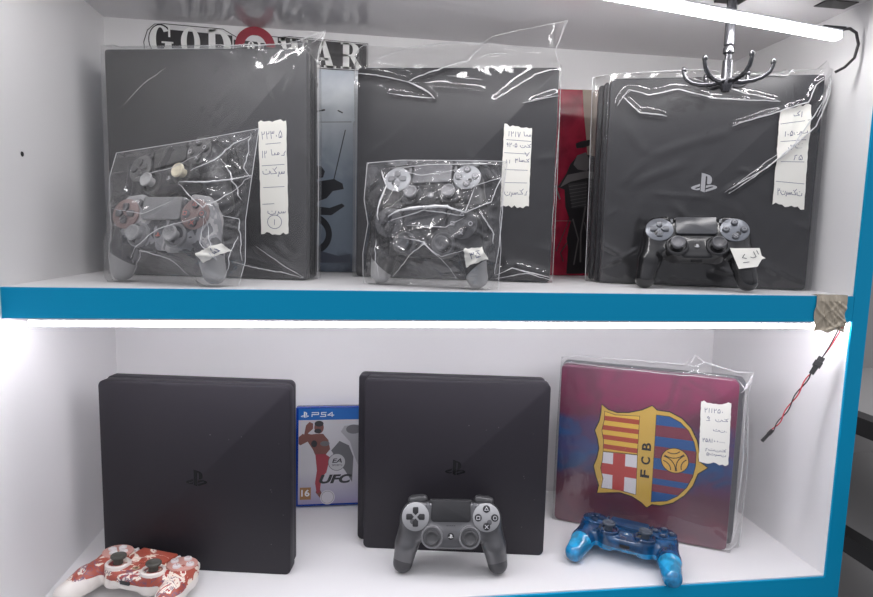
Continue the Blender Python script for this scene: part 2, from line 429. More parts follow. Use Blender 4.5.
# ------------------------------------------------------------------ consoles
def slim(loc, yaw, w, h, label, logo, mats=None, off=3.0, offr=-3, name='game_console'):
    t = empty(name, loc, yaw); tag(t, label, 'console', 'game consoles on the display shelves')
    fm, bm = mats or (M['console_slim'], M['console_slim'])
    m = MB(); slab(m, rrect(0, w, 0, h, 8), 0, 20, 1.3); m.build('front_shell', fm, t, 30)
    m = MB(); slab(m, rrect(2.5, w - 2.5, 1.5, h - 3.5, 6), 19.6, 24.4, .2); m.build('vent_gap', M['groove'], t, 30)
    m = MB(); slab(m, rrect(-off, w + offr, 0, h + .5, 8), 24, 39, 1.3); m.build('back_shell', bm, t, 30)
    if logo: m = MB(); mark(m, logo[0], logo[1], logo[2], -.12); m.build('logo', M['logo_gloss'], t)
    return t
def pro(loc, yaw, w, h, label, logo, off=0.):
    t = empty('game_console', loc, yaw); tag(t, label, 'console', 'game consoles on the display shelves')
    m = MB(); slab(m, rrect(0, w, 0, h, 5), 0, 17, 1.2); m.build('front_shell', M['console_pro'], t, 30)
    m = MB(); slab(m, rrect(3, w - 3, 1, h - 3, 4), 16.5, 53, .3); m.build('vent_gap', M['groove'], t, 30)
    m = MB(); slab(m, rrect(-off * .5, w, 0, h, 5), 19.5, 35, 1.2); m.build('middle_shell', M['console_pro'], t, 30)
    m = MB(); slab(m, rrect(1 - off, w - 1, 0, h, 5), 37.5, 52, 1.2); m.build('back_shell', M['console_pro'], t, 30)
    m = MB(); mark(m, logo[0], logo[1], logo[2], -.12); m.build('logo', logo[3], t)
    return t
slim((-484.2, 117.5, 0), -10.4, 263, 266, 'dusty black slim console standing bare behind the red and white controller', (133.5, 134.2, 30))
con_m = slim((-125.5, 131.5, 0), -9.9, 270, 262.5, 'black slim console standing behind the gunmetal controller, beside the blue game case', (135.6, 131.5, 30), off=13)
LIFT = 1.6
U1 = dict(o=(-488, 189, HS + LIFT), yaw=-13, w=287, h=311)
U2 = dict(o=(-140, 206, HS + LIFT), yaw=-13, w=297, h=312)
U3 = dict(o=(234, 151, HS + LIFT), yaw=-18, w=290, h=304)
FF = dict(o=(194.3, 191.2, LIFT), yaw=-27.9, w=261, h=266)
pro(U1['o'], U1['yaw'], 287, 311, 'black console in a clear bag in front of the grey figure poster', (140, 150, 34, M['logo_gloss']))
pro(U2['o'], U2['yaw'], 297, 312, 'black console in a clear bag behind the two bagged grey controllers', (148, 155, 34, M['logo_gloss']))
pro(U3['o'], U3['yaw'], 290, 304, 'black console with silver front logo in a clear bag under the hook hanger', (141, 153, 36, M['logo_chrome']), 15)

# club skin: claret and blue with a big crest
def skin_mat():
    m, nt, b = new_mat('club_skin')
    z = local_coord(nt, 2); x = local_coord(nt, 0)
    n1 = noise(nt, 16, 2, 1.2); n2 = noise(nt, 9, 3, .8)
    zz = math_node(nt, 'ADD', math_node(nt, 'MULTIPLY', z, 3.76), math_node(nt, 'MULTIPLY', math_node(nt, 'SUBTRACT', n2, .5), .22))
    base = ramp(nt, zz, [(0., (.19, .055, .085)), (.20, (.13, .016, .04)), (.30, (.10, .012, .05)), (.36, (.012, .05, .16)), (.50, (.006, .085, .27)), (.64, (.012, .07, .22)), (.70, (.17, .016, .065)), (.85, (.24, .022, .085)), (1., (.21, .03, .085))])
    sp = ramp(nt, n1, [(.42, (0, 0, 0)), (.60, (1, 1, 1))])
    alt = mixc(nt, ramp(nt, zz, [(.3, (0, 0, 0)), (.34, (1, 1, 1)), (.66, (1, 1, 1)), (.7, (0, 0, 0))]), (.10, .03, .055), (.13, .014, .06))
    c = mixc(nt, math_node(nt, 'MULTIPLY', sp, .6), base, alt)
    nt.links.new(c, b.inputs['Base Color']); b.inputs['Roughness'].default_value = .3; b.inputs['Coat Weight'].default_value = .3
    return m
fcb = slim(FF['o'], FF['yaw'], 261, 266, 'claret and blue club skinned console with large gold crest in a clear bag', None, (skin_mat(), pm('console_side_grey', (.13, .13, .14), .4)), off=1, offr=11)
crest = MB()
co_ = [(66.3, 205.9), (76.0, 198.7), (90.2, 195.2), (108.3, 197.6), (128.1, 204.6), (141.8, 213.1), (149.2, 206.9), (167.6, 206.4), (185.3, 198.7), (199.0, 185.4), (208.7, 167.2), (213.4, 148.8), (213.0, 135.8), (226.2, 127.0), (213.4, 115.8), (207.3, 94.7), (196.8, 77.7), (181.2, 62.9), (164.1, 55.2), (150.7, 54.6), (143.9, 47.8), (136.3, 54.4), (120.7, 62.5), (102.0, 65.5), (83.6, 61.8), (67.2, 58.2), (69.4, 71.5), (63.8, 86.9), (59.6, 102.6), (64.1, 116.6), (66.5, 133.2), (63.3, 148.9), (58.3, 162.3), (64.5, 178.2), (66.5, 193.5)]
co_ = co_[::-1]
Y = -.1
poly_flat(crest, [inset(co_, -1.8)], Y, 0)
poly_flat(crest, [co_], Y - .05, 1)
sen = [(71.6, 195.2), (88.1, 191.4), (124.2, 194.3), (124.4, 132.3), (72.8, 130.1), (72.8, 146.8), (69.1, 163.8), (71.9, 180.3)]
crs = [(72.9, 128.1), (124.6, 130.7), (126.0, 66.0), (102.0, 69.2), (73.3, 68.1), (75.3, 83.8), (70.6, 100.8), (72.7, 113.9)]
rgt = [(149.2, 199.6), (168.1, 199.3), (183.6, 192.3), (195.9, 180.6), (204.7, 164.2), (208.8, 148.1), (209.0, 126.5), (206.3, 109.1), (199.0, 90.8), (187.0, 74.9), (172.4, 64.2), (150.0, 58.5)]
def clip(poly, z0, z1):
    for ax, lim, sg in ((1, z0, 1), (1, z1, -1)):
        out = []
        for i in range(len(poly)):
            p, q = poly[i - 1], poly[i]; a_, b_ = sg * (p[1] - lim), sg * (q[1] - lim)
            if a_ * b_ < 0: t_ = a_ / (a_ - b_); out.append((p[0] + (q[0] - p[0]) * t_, p[1] + (q[1] - p[1]) * t_))
            if b_ >= 0: out.append(q)
        poly = out
    return poly
for s_ in (sen, crs, rgt): poly_flat(crest, [inset(s_[::-1], -1.0)], Y - .1, 0)
poly_flat(crest, [sen], Y - .15, 2)
for k in range(4):
    z1 = 188.5 - 15.6 * k; pg = clip(sen, z1 - 7.8, z1)
    if len(pg) > 2: poly_flat(crest, [pg], Y - .2, 3)
poly_flat(crest, [crs], Y - .15, 4)
poly_flat(crest, [clip(crs, 92, 110)], Y - .2, 5)
poly_flat(crest, [[(88.3, 129.2), (107.0, 130.0), (108.0, 68.4), (89.8, 68.4)]], Y - .24, 5)
poly_flat(crest, [rgt], Y - .15, 6)
for z0, z1 in ((166, 184), (131, 150), (98, 113), (76, 88)):
    pg = clip(rgt, z0, z1); poly_flat(crest, [pg], Y - .2, 7)
poly_flat(crest, [ell(179.9, 131, 20.4)], Y - .25, 0); poly_flat(crest, [ell(179.9, 131, 19.2)], Y - .3, 8)
for cc in [(179.9 + q_ * math.cos(R(t_)), 131 + q_ * math.sin(R(t_)), rr_, t_ + 180 - h_, t_ + 180 + h_) for q_, rr_, h_ in ((25, 21, 42), (25, 14, 40)) for t_ in (100, 220, 340)]:
    poly_flat(crest, ring(cc[0], cc[1], cc[2] - .7, cc[2] + .7, a0=cc[3], a1=cc[4], n=14), Y - .35, 0)
for s_, zc in (('F', 104.5), ('C', 126), ('B', 149)):
    text_mesh(crest, s_, 0, 0, 13.5, Y - .2, 0, width=12.5, bold=.03, mapf=lambda x, z, y, zc=zc: (137.6 - z, y, zc - 2 + x))
crest.build('crest', [pm('crest_black', (.012, .011, .012), .35), pm('crest_gold', (.62, .40, .07), .35), pm('crest_yellow', (.74, .47, .06), .35), pm('crest_red', (.42, .06, .025), .35),
    pm('crest_white', (.72, .70, .72), .35), pm('crest_cross', (.48, .055, .045), .35), pm('crest_blue', (.012, .085, .27), .35), pm('crest_claret', (.20, .03, .055), .35), pm('crest_ball', (.68, .40, .07), .35)], fcb)

# ------------------------------------------------------------------ game case leaning on the back wall
gc = empty('game_case', (-239.8, 268, 0), 0)
tag(gc, 'blue plastic game case with fighters on the cover leaning on back wall', 'game case')
lean = Matrix.Translation((0, 0, .0023)) @ Matrix.Rotation(R(-5.6), 4, 'X')
m = MB(); slab(m, rrect(0, 135, 0, 172, 3), 0, 13.5, 1); link('case_box', m.mesh('case_box', pm('blue_case', (.008, .045, .30), .25, coat=.3), 30), gc, local=lean)
cv = MB()
poly_flat(cv, [rrect(4.5, 130.5, 4, 169, 1)], -.1, 0)
poly_flat(cv, [[(4.5, 149), (130.5, 149), (130.5, 169), (4.5, 169)]], -.15, 1)
mark(cv, 15, 158.5, 13.5, -.2, 2)
# P S 4 drawn as open strokes
def st(pl, w, y, mi):
    for q in stroke(pl, w): poly_flat(cv, [q], y, mi)
st([(27, 155), (27, 158.4), (38, 158.4), (38, 161.8), (27, 161.8)], 1.5, -.2, 2)
st([(41, 155), (50, 155), (50, 158.4), (43, 158.4), (43, 161.8), (51, 161.8)], 1.5, -.2, 2)
st([(61, 154.6), (61, 162), (53.5, 157), (64, 157)], 1.5, -.2, 2)
# two generic fighters printed on the cover
poly_flat(cv, [[(60, 96), (74, 112), (90, 104), (98, 84), (96, 40), (84, 60), (70, 78)]], -.13, 7)
poly_flat(cv, [[(76, 128), (82, 138), (110, 140), (130, 132), (130, 60), (112, 56), (100, 84), (92, 110)]], -.14, 8)
poly_flat(cv, [ell(98, 132, 13, 8)], -.16, 7)
poly_flat(cv, [[(4.8, 120), (12, 126), (17, 121), (24, 124), (33, 125), (46, 125), (55, 114), (58, 98), (50, 88), (34, 86), (29, 98), (20, 112), (8, 106), (4.8, 108)]], -.16, 3)
poly_flat(cv, [[(14, 124), (17, 140), (23, 146), (29, 143), (29, 134), (20, 126), (32, 122), (26, 117), (14, 116)]], -.17, 3)
poly_flat(cv, [ell(39, 136, 8, 10.5)], -.18, 3); poly_flat(cv, [ell(39, 142.5, 7.6, 5)], -.19, 9); poly_flat(cv, [ell(37, 130, 6, 4)], -.195, 9)
poly_flat(cv, [ell(49, 108, 8, 4.5)], -.2, 7); poly_flat(cv, [ell(31, 108, 5, 6)], -.19, 9)
poly_flat(cv, [[(33, 90), (50, 90), (58, 84), (52, 58), (44, 50), (41, 24), (36, 22), (33, 40), (36, 62)]], -.2, 4)
poly_flat(cv, [[(36, 30), (41, 30), (50, 10), (46, 8), (34, 24)]], -.19, 3)
poly_flat(cv, [ell(69.7, 75.5, 15)], -.22, 7); poly_flat(cv, [ell(69.7, 75.5, 14)], -.24, 5)
text_mesh(cv, 'EA', 70, 78, 7.5, -.27, 9, width=17, shear=.25, bold=.02); text_mesh(cv, 'SPORTS', 70, 70.2, 3.2, -.27, 9, width=18)
text_mesh(cv, 'UFC', 68, 46.5, 15.5, -.27, 9, width=56, shear=.28, bold=.045)
poly_flat(cv, [[(7.5, 12), (26, 12), (26, 33), (7.5, 33)]], -.22, 6); text_mesh(cv, '16', 16.8, 23.5, 12, -.26, 2, width=14, bold=.03)
poly_flat(cv, [ell(54.2, 15, 12.5)], -.24, 10); poly_flat(cv, ring(54.2, 15, 10.2, 10.8), -.26, 7)
cov = m_, nt_, b_ = new_mat('cover_print')
nt_.links.new(ramp(nt_, local_coord(nt_, 2), [(0, (.28, .25, .42)), (.02, (.40, .38, .50)), (.06, (.60, .59, .62)), (.15, (.56, .56, .58))]), b_.inputs['Base Color']); b_.inputs['Roughness'].default_value = .3
link('cover_art', cv.mesh('cover_art', [m_, pm('cover_blue', (.01, .12, .42), .3), M['white_print'], pm('cover_skin', (.20, .085, .07), .4), pm('cover_red', (.36, .05, .07), .4), pm('cover_badge', (.52, .52, .53), .4),
    pm('rating_brown', (.36, .19, .07), .4), pm('cover_grey', (.15, .15, .16), .4), pm('cover_lightgrey', (.38, .38, .40), .4), pm('cover_dark', (.035, .035, .04), .4), pm('sticker_silver', (.62, .61, .64), .35)]), gc, local=lean)

# ------------------------------------------------------------------ posters on the back wall
p1 = empty('wall_poster', (-336, D - 3.2, HS + 1))
tag(p1, 'grey blue game poster with cut out white lettering on top, behind the left bagged console', 'poster', 'posters on the back wall')
def lp1(x, z): return (x + 336, z - HS - 1)
m = MB(); slab(m, [lp1(*p) for p in ((-526, HS + 1.2), (-124, HS + 1.2), (-124, 736), (-526, 731))], 0, 3, .3)
pmx, ntp, bp_ = new_mat('poster_print')
zc = math_node(ntp, 'ADD', local_coord(ntp, 2), math_node(ntp, 'MULTIPLY', math_node(ntp, 'SUBTRACT', noise(ntp, 22, 5, .5), .5), .10))
ntp.links.new(ramp(ntp, zc, [(0., (.03, .04, .06)), (.04, (.18, .22, .28)), (.11, (.22, .27, .33)), (.16, (.24, .29, .35)), (.22, (.46, .51, .56)), (.27, (.66, .71, .75)), (.33, (.46, .51, .57))]), bp_.inputs['Base Color']); bp_.inputs['Roughness'].default_value = .25
m.build('board', pmx, p1)
ar = MB()   # generic dark figure by a curved bow, and rough rock texture at the left rim
for pl, mi in (([(-214, 571), (-208, 580), (-199, 580), (-193, 572), (-196, 562), (-206, 559), (-213, 563)], 0),
               ([(-222, 548), (-200, 556), (-178, 560), (-164, 553), (-162, 544), (-180, 540), (-190, 528), (-205, 522), (-222, 518)], 0),
               ([(-222, 508), (-205, 514), (-185, 512), (-165, 520), (-160, 516), (-182, 500), (-205, 500), (-222, 494)], 0)):
    poly_flat(ar, [[lp1(*p) for p in pl]], -.1, mi)
poly_flat(ar, [[lp1(*p) for p in q] for q in ring(-214, 468, 23, 33, 22, 34, -70, 100, 16)], -.12, 0)
poly_flat(ar, [[lp1(*p) for p in ((-222, 436), (-200, 440), (-170, 432), (-150, 436), (-150, 420), (-222, 420))]], -.12, 1)
for q in stroke([lp1(-160, 640), lp1(-178, 560)], 1.6) + stroke([lp1(-222, 650), lp1(-150, 654)], .8) + stroke([lp1(-212, 696), lp1(-205, 712), lp1(-209, 700)], 3) + stroke([lp1(-206, 668), lp1(-194, 671)], 2.5) + stroke([lp1(-165, 668), lp1(-172, 671)], 2): poly_flat(ar, [q], -.13, 0)
r_ = random.Random(5)
for k in range(20):
    z = 440 + k * 13.5; poly_flat(ar, [[lp1(-525 + r_.uniform(0, 4), z), lp1(-525 + r_.uniform(14, 26), z + r_.uniform(-3, 3)), lp1(-525 + r_.uniform(16, 26), z + 9), lp1(-525 + r_.uniform(0, 6), z + 11)]], -.12 - .001 * k, r_.choice((0, 1, 1)))
ar.build('figure_print', [pm('figure_dark', (.012, .014, .02), .35), pm('figure_mid', (.06, .07, .10), .35)], p1)
tl = MB()
def serif(ch, x, z, w, h, y):
    """heavy roman capitals built from stems, bowls and serifs (x, z = lower left)"""
    T = .30 * w; t = .09 * w; sf = .10 * w; P = lambda l: poly_flat(tl, [[lp1(x + a * 1., z + b * 1.) for a, b in l]], y, 0)
    rect = lambda a, b, c, d: P([(a, b), (c, b), (c, d), (a, d)])
    def bowl(a0, a1, cx, cz, rx, rz):
        o = ell(cx, cz, rx, rz, a0, a1, 28); i = ell(cx, cz, rx - T, rz - t, a0, a1, 28)
        poly_flat(tl, [[lp1(x + p[0], z + p[1]) for p in o + i[::-1]]], y, 0)
    if ch == 'O':
        poly_flat(tl, [[lp1(x + p[0], z + p[1]) for p in l] for l in (ell(w / 2, h / 2, w / 2, h / 2, n=40), ell(w / 2, h / 2, w / 2 - T, h / 2 - t, n=40)[::-1])], y, 0)
    if ch == 'G': bowl(40, 330, w / 2, h / 2, w / 2, h / 2); rect(w * .70, 0.06 * h, w, h * .42); rect(w * .55, h * .40, w * 1.08, h * .46); rect(w * .86, h * .62, w * .95, h)
    if ch == 'D': rect(sf, 0, sf + T * .9, h); bowl(-90, 90, w * .42, h / 2, w * .58, h / 2); rect(0, 0, w * .45, t); rect(0, h - t, w * .45, h)
    if ch == 'F': rect(sf, 0, sf + T, h); rect(0, 0, sf * 2 + T, t); rect(0, h - t, w, h); rect(sf, h * .5, w * .75, h * .5 + t); rect(w - t, h * .72, w, h); rect(w * .7, h * .38, w * .78, h * .66)
    if ch == 'W':
        for k in (0, 1): P([(w * (.04 + .42 * k), h), (w * (.22 + .42 * k), h), (w * (.38 + .36 * k), 0), (w * (.28 + .36 * k), 0)]); P([(w * (.28 + .36 * k), 0), (w * (.36 + .36 * k), 0), (w * (.56 + .38 * k), h), (w * (.50 + .38 * k), h)])
        for k in (.12, .52, .92): rect(w * (k - .12), h - t, w * (k + .12), h)
    if ch == 'A':
        P([(w * .10, 0), (w * .18, 0), (w * .50, h), (w * .42, h)]); P([(w * .60, 0), (w * .92, 0), (w * .56, h), (w * .38, h)])
        rect(w * .28, h * .28, w * .66, h * .28 + t); rect(-.02 * w, 0, w * .32, t); rect(w * .5, 0, w * 1.02, t)
    if ch == 'R': rect(sf, 0, sf + T, h); bowl(-90, 90, w * .45, h * .74, w * .42, h * .26); rect(0, 0, sf * 2 + T, t); rect(0, h - t, w * .5, h); rect(sf, h * .48, w * .45, h * .48 + t); P([(w * .42, h * .5), (w * .66, h * .5), (w * 1.05, 0), (w * .76, 0)])
# black contour board with the white letters on it, a plain red ring between
ol = [(-470, 736), (-472, 760), (-466, 778), (-455, 788), (-440, 789.5), (-352, 787.5), (-338, 780), (-330, 776), (-318, 782), (-262, 781), (-250, 783), (-124, 780), (-124, 736)]
slab(tl, [lp1(*p) for p in ol][::-1], -.6, 3, .1, 1)
poly_flat(tl, [[lp1(*p) for p in inset(ol[::-1], 1.3)]], -.75, 3)
for bx in ((-448, -338), (-268, -126)):
    poly_flat(tl, [[lp1(bx[0], 738), lp1(bx[1], 738), lp1(bx[1], 778), lp1(bx[0], 781)]], -.8, 1)
poly_flat(tl, [[lp1(*p) for p in ell(-446, 764, 18.6, 24)]], -.79, 1)
poly_flat(tl, [[lp1(*p) for p in ((-336, 742), (-268, 742), (-268, 770), (-336, 772))]], -.82, 1)
poly_flat(tl, [[lp1(*p) for p in l] for l in ring(-303, 764, 17, 31, 17, 30, 0, 180, 24)], -.9, 2)
for ch, x, z, w, h in (('G', -463, 742, 33, 44), ('O', -416, 742, 29, 43.5), ('D', -378, 742, 38, 43), ('O', -315, 755, 11, 16), ('F', -300, 755, 13, 16), ('W', -266, 738, 44, 41), ('A', -214, 738, 38, 41), ('R', -168, 738, 34, 41)):
    serif(ch, x, z, w, h, -1.0)
tl.build('title_lettering', [pm('letter_white', (.82, .82, .80), .4), pm('title_black', (.02, .018, .02), .4), pm('title_red', (.30, .015, .035), .4), pm('title_edge', (.72, .71, .71), .4)], p1)

p2 = empty('wall_poster', (250, D - 3.2, HS + 1))
tag(p2, 'red game poster with a dark armoured figure, behind the middle and right consoles', 'poster', 'posters on the back wall')
def lp2(x, z): return (x - 250, z - HS - 1)
m = MB(); slab(m, [lp2(*p) for p in ((160, HS + 1.2), (345, HS + 1.2), (345, 731), (160, 725))], 0, 3, .3)
pmx, ntp, bp_ = new_mat('red_poster_print')
c_ = ramp(ntp, noise(ntp, 14, 4, .6), [(.35, (.20, .012, .03)), (.6, (.34, .02, .045)), (.75, (.16, .02, .03))])
ntp.links.new(c_, bp_.inputs['Base Color']); bp_.inputs['Roughness'].default_value = .25
m.build('board', pmx, p2)
ar = MB()
poly_flat(ar, [[lp2(*p) for p in ((246, 728), (345, 728), (345, 560), (262, 600), (258, 640), (250, 690))]], -.1, 3)
poly_flat(ar, [[lp2(*p) for p in ((209, 560), (224, 584), (230, 600), (242, 615), (262, 618), (300, 610), (320, 560), (300, 520), (300, 410), (233, 408), (234, 452), (230, 470), (236, 500), (225, 526), (222, 556))]], -.12, 0)
poly_flat(ar, [[lp2(*p) for p in ((236, 600), (242, 616), (258, 622), (268, 604), (262, 590), (244, 592))]], -.14, 1)
poly_flat(ar, [[lp2(*p) for p in ((214, 560), (226, 582), (262, 590), (300, 586), (300, 574), (262, 578), (232, 570))]], -.14, 1)
poly_flat(ar, [[lp2(*p) for p in ((228, 566), (262, 572), (264, 528), (238, 524))]], -.15, 2)
for k in range(7):
    for q in stroke([lp2(230 + k, 562 - 6 * k), lp2(263, 568 - 6 * k)], 1.0): poly_flat(ar, [q], -.17, 1)
poly_flat(ar, [[lp2(*p) for p in ((238, 636), (246, 640), (264, 644), (264, 634), (254, 630), (240, 628))]], -.15, 0)
for pl, wd, mi in (([(262, 528), (256, 480), (258, 430)], 3, 1), ([(240, 505), (252, 470), (246, 425)], 2.5, 1), ([(236, 470), (220, 445), (226, 430)], 2, 0), ([(212, 448), (232, 500), (236, 520)], 1.6, 0), ([(160, 500), (240, 502)], .8, 1), ([(205, 562), (214, 540)], 3, 1), ([(262, 500), (280, 440)], 1.4, 1)):
    for q in stroke([lp2(*p) for p in pl], wd): poly_flat(ar, [q], -.18, mi)
ar.build('figure_print', [pm('warrior_dark', (.016, .014, .016), .4), pm('warrior_grey', (.13, .12, .12), .4), pm('warrior_mail', (.045, .043, .045), .4), pm('poster_pale', (.34, .27, .22), .4)], p2)

# ------------------------------------------------------------------ controllers
def smin(a, b, k):
    h = np.clip(.5 + .5 * (b - a) / k, 0, 1); return b * (1 - h) + a * h - k * h * (1 - h)
def sd_box(P, c, hs, r):
    q = np.abs(P - np.array(c)) - (np.array(hs) - r)
    return np.linalg.norm(np.maximum(q, 0), axis=-1) + np.minimum(q.max(-1), 0) - r
def sd_cyl(P, c, rad, hh, r):
    d = np.stack([np.hypot(P[..., 0] - c[0], P[..., 1] - c[1]) - rad + r, np.abs(P[..., 2] - c[2]) - hh + r], -1)
    return np.minimum(d.max(-1), 0) + np.linalg.norm(np.maximum(d, 0), axis=-1) - r
def sd_cone(P, a, b, ra, rb):
    a = np.array(a, float); b = np.array(b, float); ab = b - a; t = np.clip(((P - a) @ ab) / (ab @ ab), 0, 1)
    return np.linalg.norm(P - a - t[..., None] * ab, axis=-1) - (ra + (rb - ra) * t)
def body_sdf(P):
    Q = P.copy(); Q[..., 0] = np.abs(Q[..., 0])
    d = sd_box(Q, (0, 7, -14), (47, 27, 12), 7)
    d = smin(d, sd_box(Q, (0, -14, -13), (27, 15, 10), 6), 5)
    d = smin(d, sd_cyl(Q, (49, 14, -14), 20.5, 13.6, 6), 4)
    g = smin(sd_cone(Q, (53, 8, -16), (61, -24, -20), 17.5, 16.5), sd_cone(Q, (61, -24, -20), (66.5, -50, -28), 16.3, 13.8), 3)
    d = smin(d, g, 7)
    d = smin(d, sd_cyl(Q, (26, -12, -13), 15.2, 13.6, 4), 3)
    return d
def surface_nets(f, lo, hi, h):
    ax = [np.arange(lo[i], hi[i] + h, h) for i in range(3)]
    G = np.stack(np.meshgrid(*ax, indexing='ij'), -1); F = f(G); s = F < 0; nx, ny, nz = F.shape
    acc = np.zeros((nx - 1, ny - 1, nz - 1, 3)); cnt = np.zeros((nx - 1, ny - 1, nz - 1))
    sl = lambda o: tuple(slice(o[i], (n - 1 + o[i])) for i, n in enumerate((nx, ny, nz)))
    for axis in range(3):
        for o1 in (0, 1):
            for o2 in (0, 1):
                o = [0, 0, 0]; oth = [i for i in range(3) if i != axis]; o[oth[0]] = o1; o[oth[1]] = o2; e = list(o); e[axis] = 1
                a, b = F[sl(o)], F[sl(e)]; c = (a < 0) != (b < 0); t = np.where(c, a / np.where(c, a - b, 1), 0)
                p = np.zeros(acc.shape); p[..., oth[0]] = o1; p[..., oth[1]] = o2; p[..., axis] = t
                acc += p * c[..., None]; cnt += c
    act = cnt > 0; idx = -np.ones(cnt.shape, int); idx[act] = np.arange(act.sum())
    V = (np.argwhere(act) + acc[act] / cnt[act][:, None]) * h + np.array(lo)
    faces = []
    for axis in range(3):
        oth = [i for i in range(3) if i != axis]; u, w = (axis + 1) % 3, (axis + 2) % 3
        a = [slice(1, n - 1) for n in (nx, ny, nz)]; a[axis] = slice(0, (nx, ny, nz)[axis] - 1); b = list(a); b[axis] = slice(1, (nx, ny, nz)[axis])
        sa, sb = s[tuple(a)], s[tuple(b)]
        for flip in (0, 1):
            q = np.argwhere((sa & ~sb) if not flip else (~sa & sb))
            if not len(q): continue
            for i in range(3):
                if i != axis: q[:, i] += 1
            du = np.zeros(3, int); du[u] = 1; dw = np.zeros(3, int); dw[w] = 1
            c4 = [q - du - dw, q - dw, q, q - du]
            if flip: c4 = c4[::-1]
            faces.append(np.stack([idx[c[:, 0], c[:, 1], c[:, 2]] for c in c4], 1))
    return V, np.concatenate(faces)
BV, BF = surface_nets(body_sdf, (-86, -72, -48), (86, 40, 6), 1.9)
BASEMAT = M['black_plastic']
CM = {}
CM['body'] = make_mesh('controller_body', BV, BF, BASEMAT, 180)
def cmesh(name, mb, smooth=35, mats=None): CM[name] = mb.mesh(name, mats or BASEMAT, smooth)
m = MB(); slab_z(m, rrect(-27, 27, 7.5, 36, (2, 2, 4, 4)), -8, 1.2, .8); cmesh('touchpad', m)
m = MB(); slab_z(m, rrect(-29, 29, 33, 36.5, 1), -14, -2, .8); cmesh('light_bar', m)
m = MB(); m.lathe([(18.8, -1.5), (18.8, .1), (18.2, .45), (.5, .5)], n=40); cmesh('button_plate', m)
m = MB(); slab_z(m, [(0, 2.2), (3.9, 5.6), (3.9, 11.6), (2.9, 12.8), (-2.9, 12.8), (-3.9, 11.6), (-3.9, 5.6)], 0, 2.6, .7); cmesh('direction_button', m)
m = MB(); m.lathe([(4.9, 0), (4.9, 2.2), (4.4, 2.9), (3.5, 3.2), (.3, 3.25)], n=24); cmesh('action_button', m)
def sym(kind):
    m = MB(); mp = lambda x, z, y: (x, z, 3.4)
    if kind == 'circle': poly_flat(m, ring(0, 0, 2.0, 2.8, n=20), 0, 0, mp)
    else:
        ls = {'square': [[(-2.1, -2.1), (2.1, -2.1), (2.1, 2.1), (-2.1, 2.1), (-2.1, -2.1)]], 'triangle': [[(-2.6, -1.6), (2.6, -1.6), (0, 2.8), (-2.6, -1.6)]], 'cross': [[(-2.3, -2.3), (2.3, 2.3)], [(-2.3, 2.3), (2.3, -2.3)]]}[kind]
        for l in ls:
            for q in stroke(l, .85): poly_flat(m, [q], 0, 0, mp)
    cmesh('symbol_' + kind, m, None)
for k in ('circle', 'square', 'triangle', 'cross'): sym(k)
m = MB(); m.lathe([(15.4, -3), (15.2, .4), (14.2, 1.6), (12.6, 1.7), (11.4, .8), (11.0, -1.2), (.5, -1.3)], n=36); cmesh('stick_collar', m)
m = MB(); m.lathe([(6, -1), (5.6, 3), (6.2, 6.2), (8.8, 7.2), (9.6, 8.4), (9.5, 10.0), (8.7, 10.9), (7.7, 10.9), (7.0, 10.2), (5.6, 9.2), (3, 8.9), (.4, 8.9)], n=36); cmesh('thumbstick', m)
m = MB(); slab_z(m, rrect(-1.7, 1.7, -4, 4, 1.6), -1, 1.6, .5); cmesh('menu_button', m)
m = MB(); m.lathe([(4.6, -1), (4.6, .6), (4.0, 1.0), (.4, 1.0)], n=24); cmesh('home_button', m)
m = MB(); mark(m, 0, 0, 6.6, 0, 0, lambda x, z, y: (x, z, 1.15)); cmesh('home_logo', m, None)
m = MB()
for k in range(5):
    for j in (0, 1): poly_flat(m, [ell(-5.2 + 2.6 * k + (1.0 if j else 0), 2.4 - 2.0 * j, .75, .6, n=8)], 0, 0, lambda x, z, y: (x, z, -1.78))
cmesh('speaker_grille', m, None)
m = MB(); slab_z(m, rrect(-7, 7, -2.2, 2.2, 1.2), -4, 4, .5); cmesh('audio_port', m)
def rb(hx, hy, hz, r):
    v, f = surface_nets(lambda P: sd_box(P, (0, 0, 0), (hx, hy, hz), r), (-hx - 3, -hy - 3, -hz - 3), (hx + 3, hy + 3, hz + 3), 1.5); return v, f
v, f = rb(14, 6, 7, 5.4); CM['shoulder_button'] = make_mesh('shoulder_button', v, f, BASEMAT, 180)
v, f = rb(12.5, 10, 8, 6.5); CM['trigger'] = make_mesh('trigger', v, f, BASEMAT, 180)

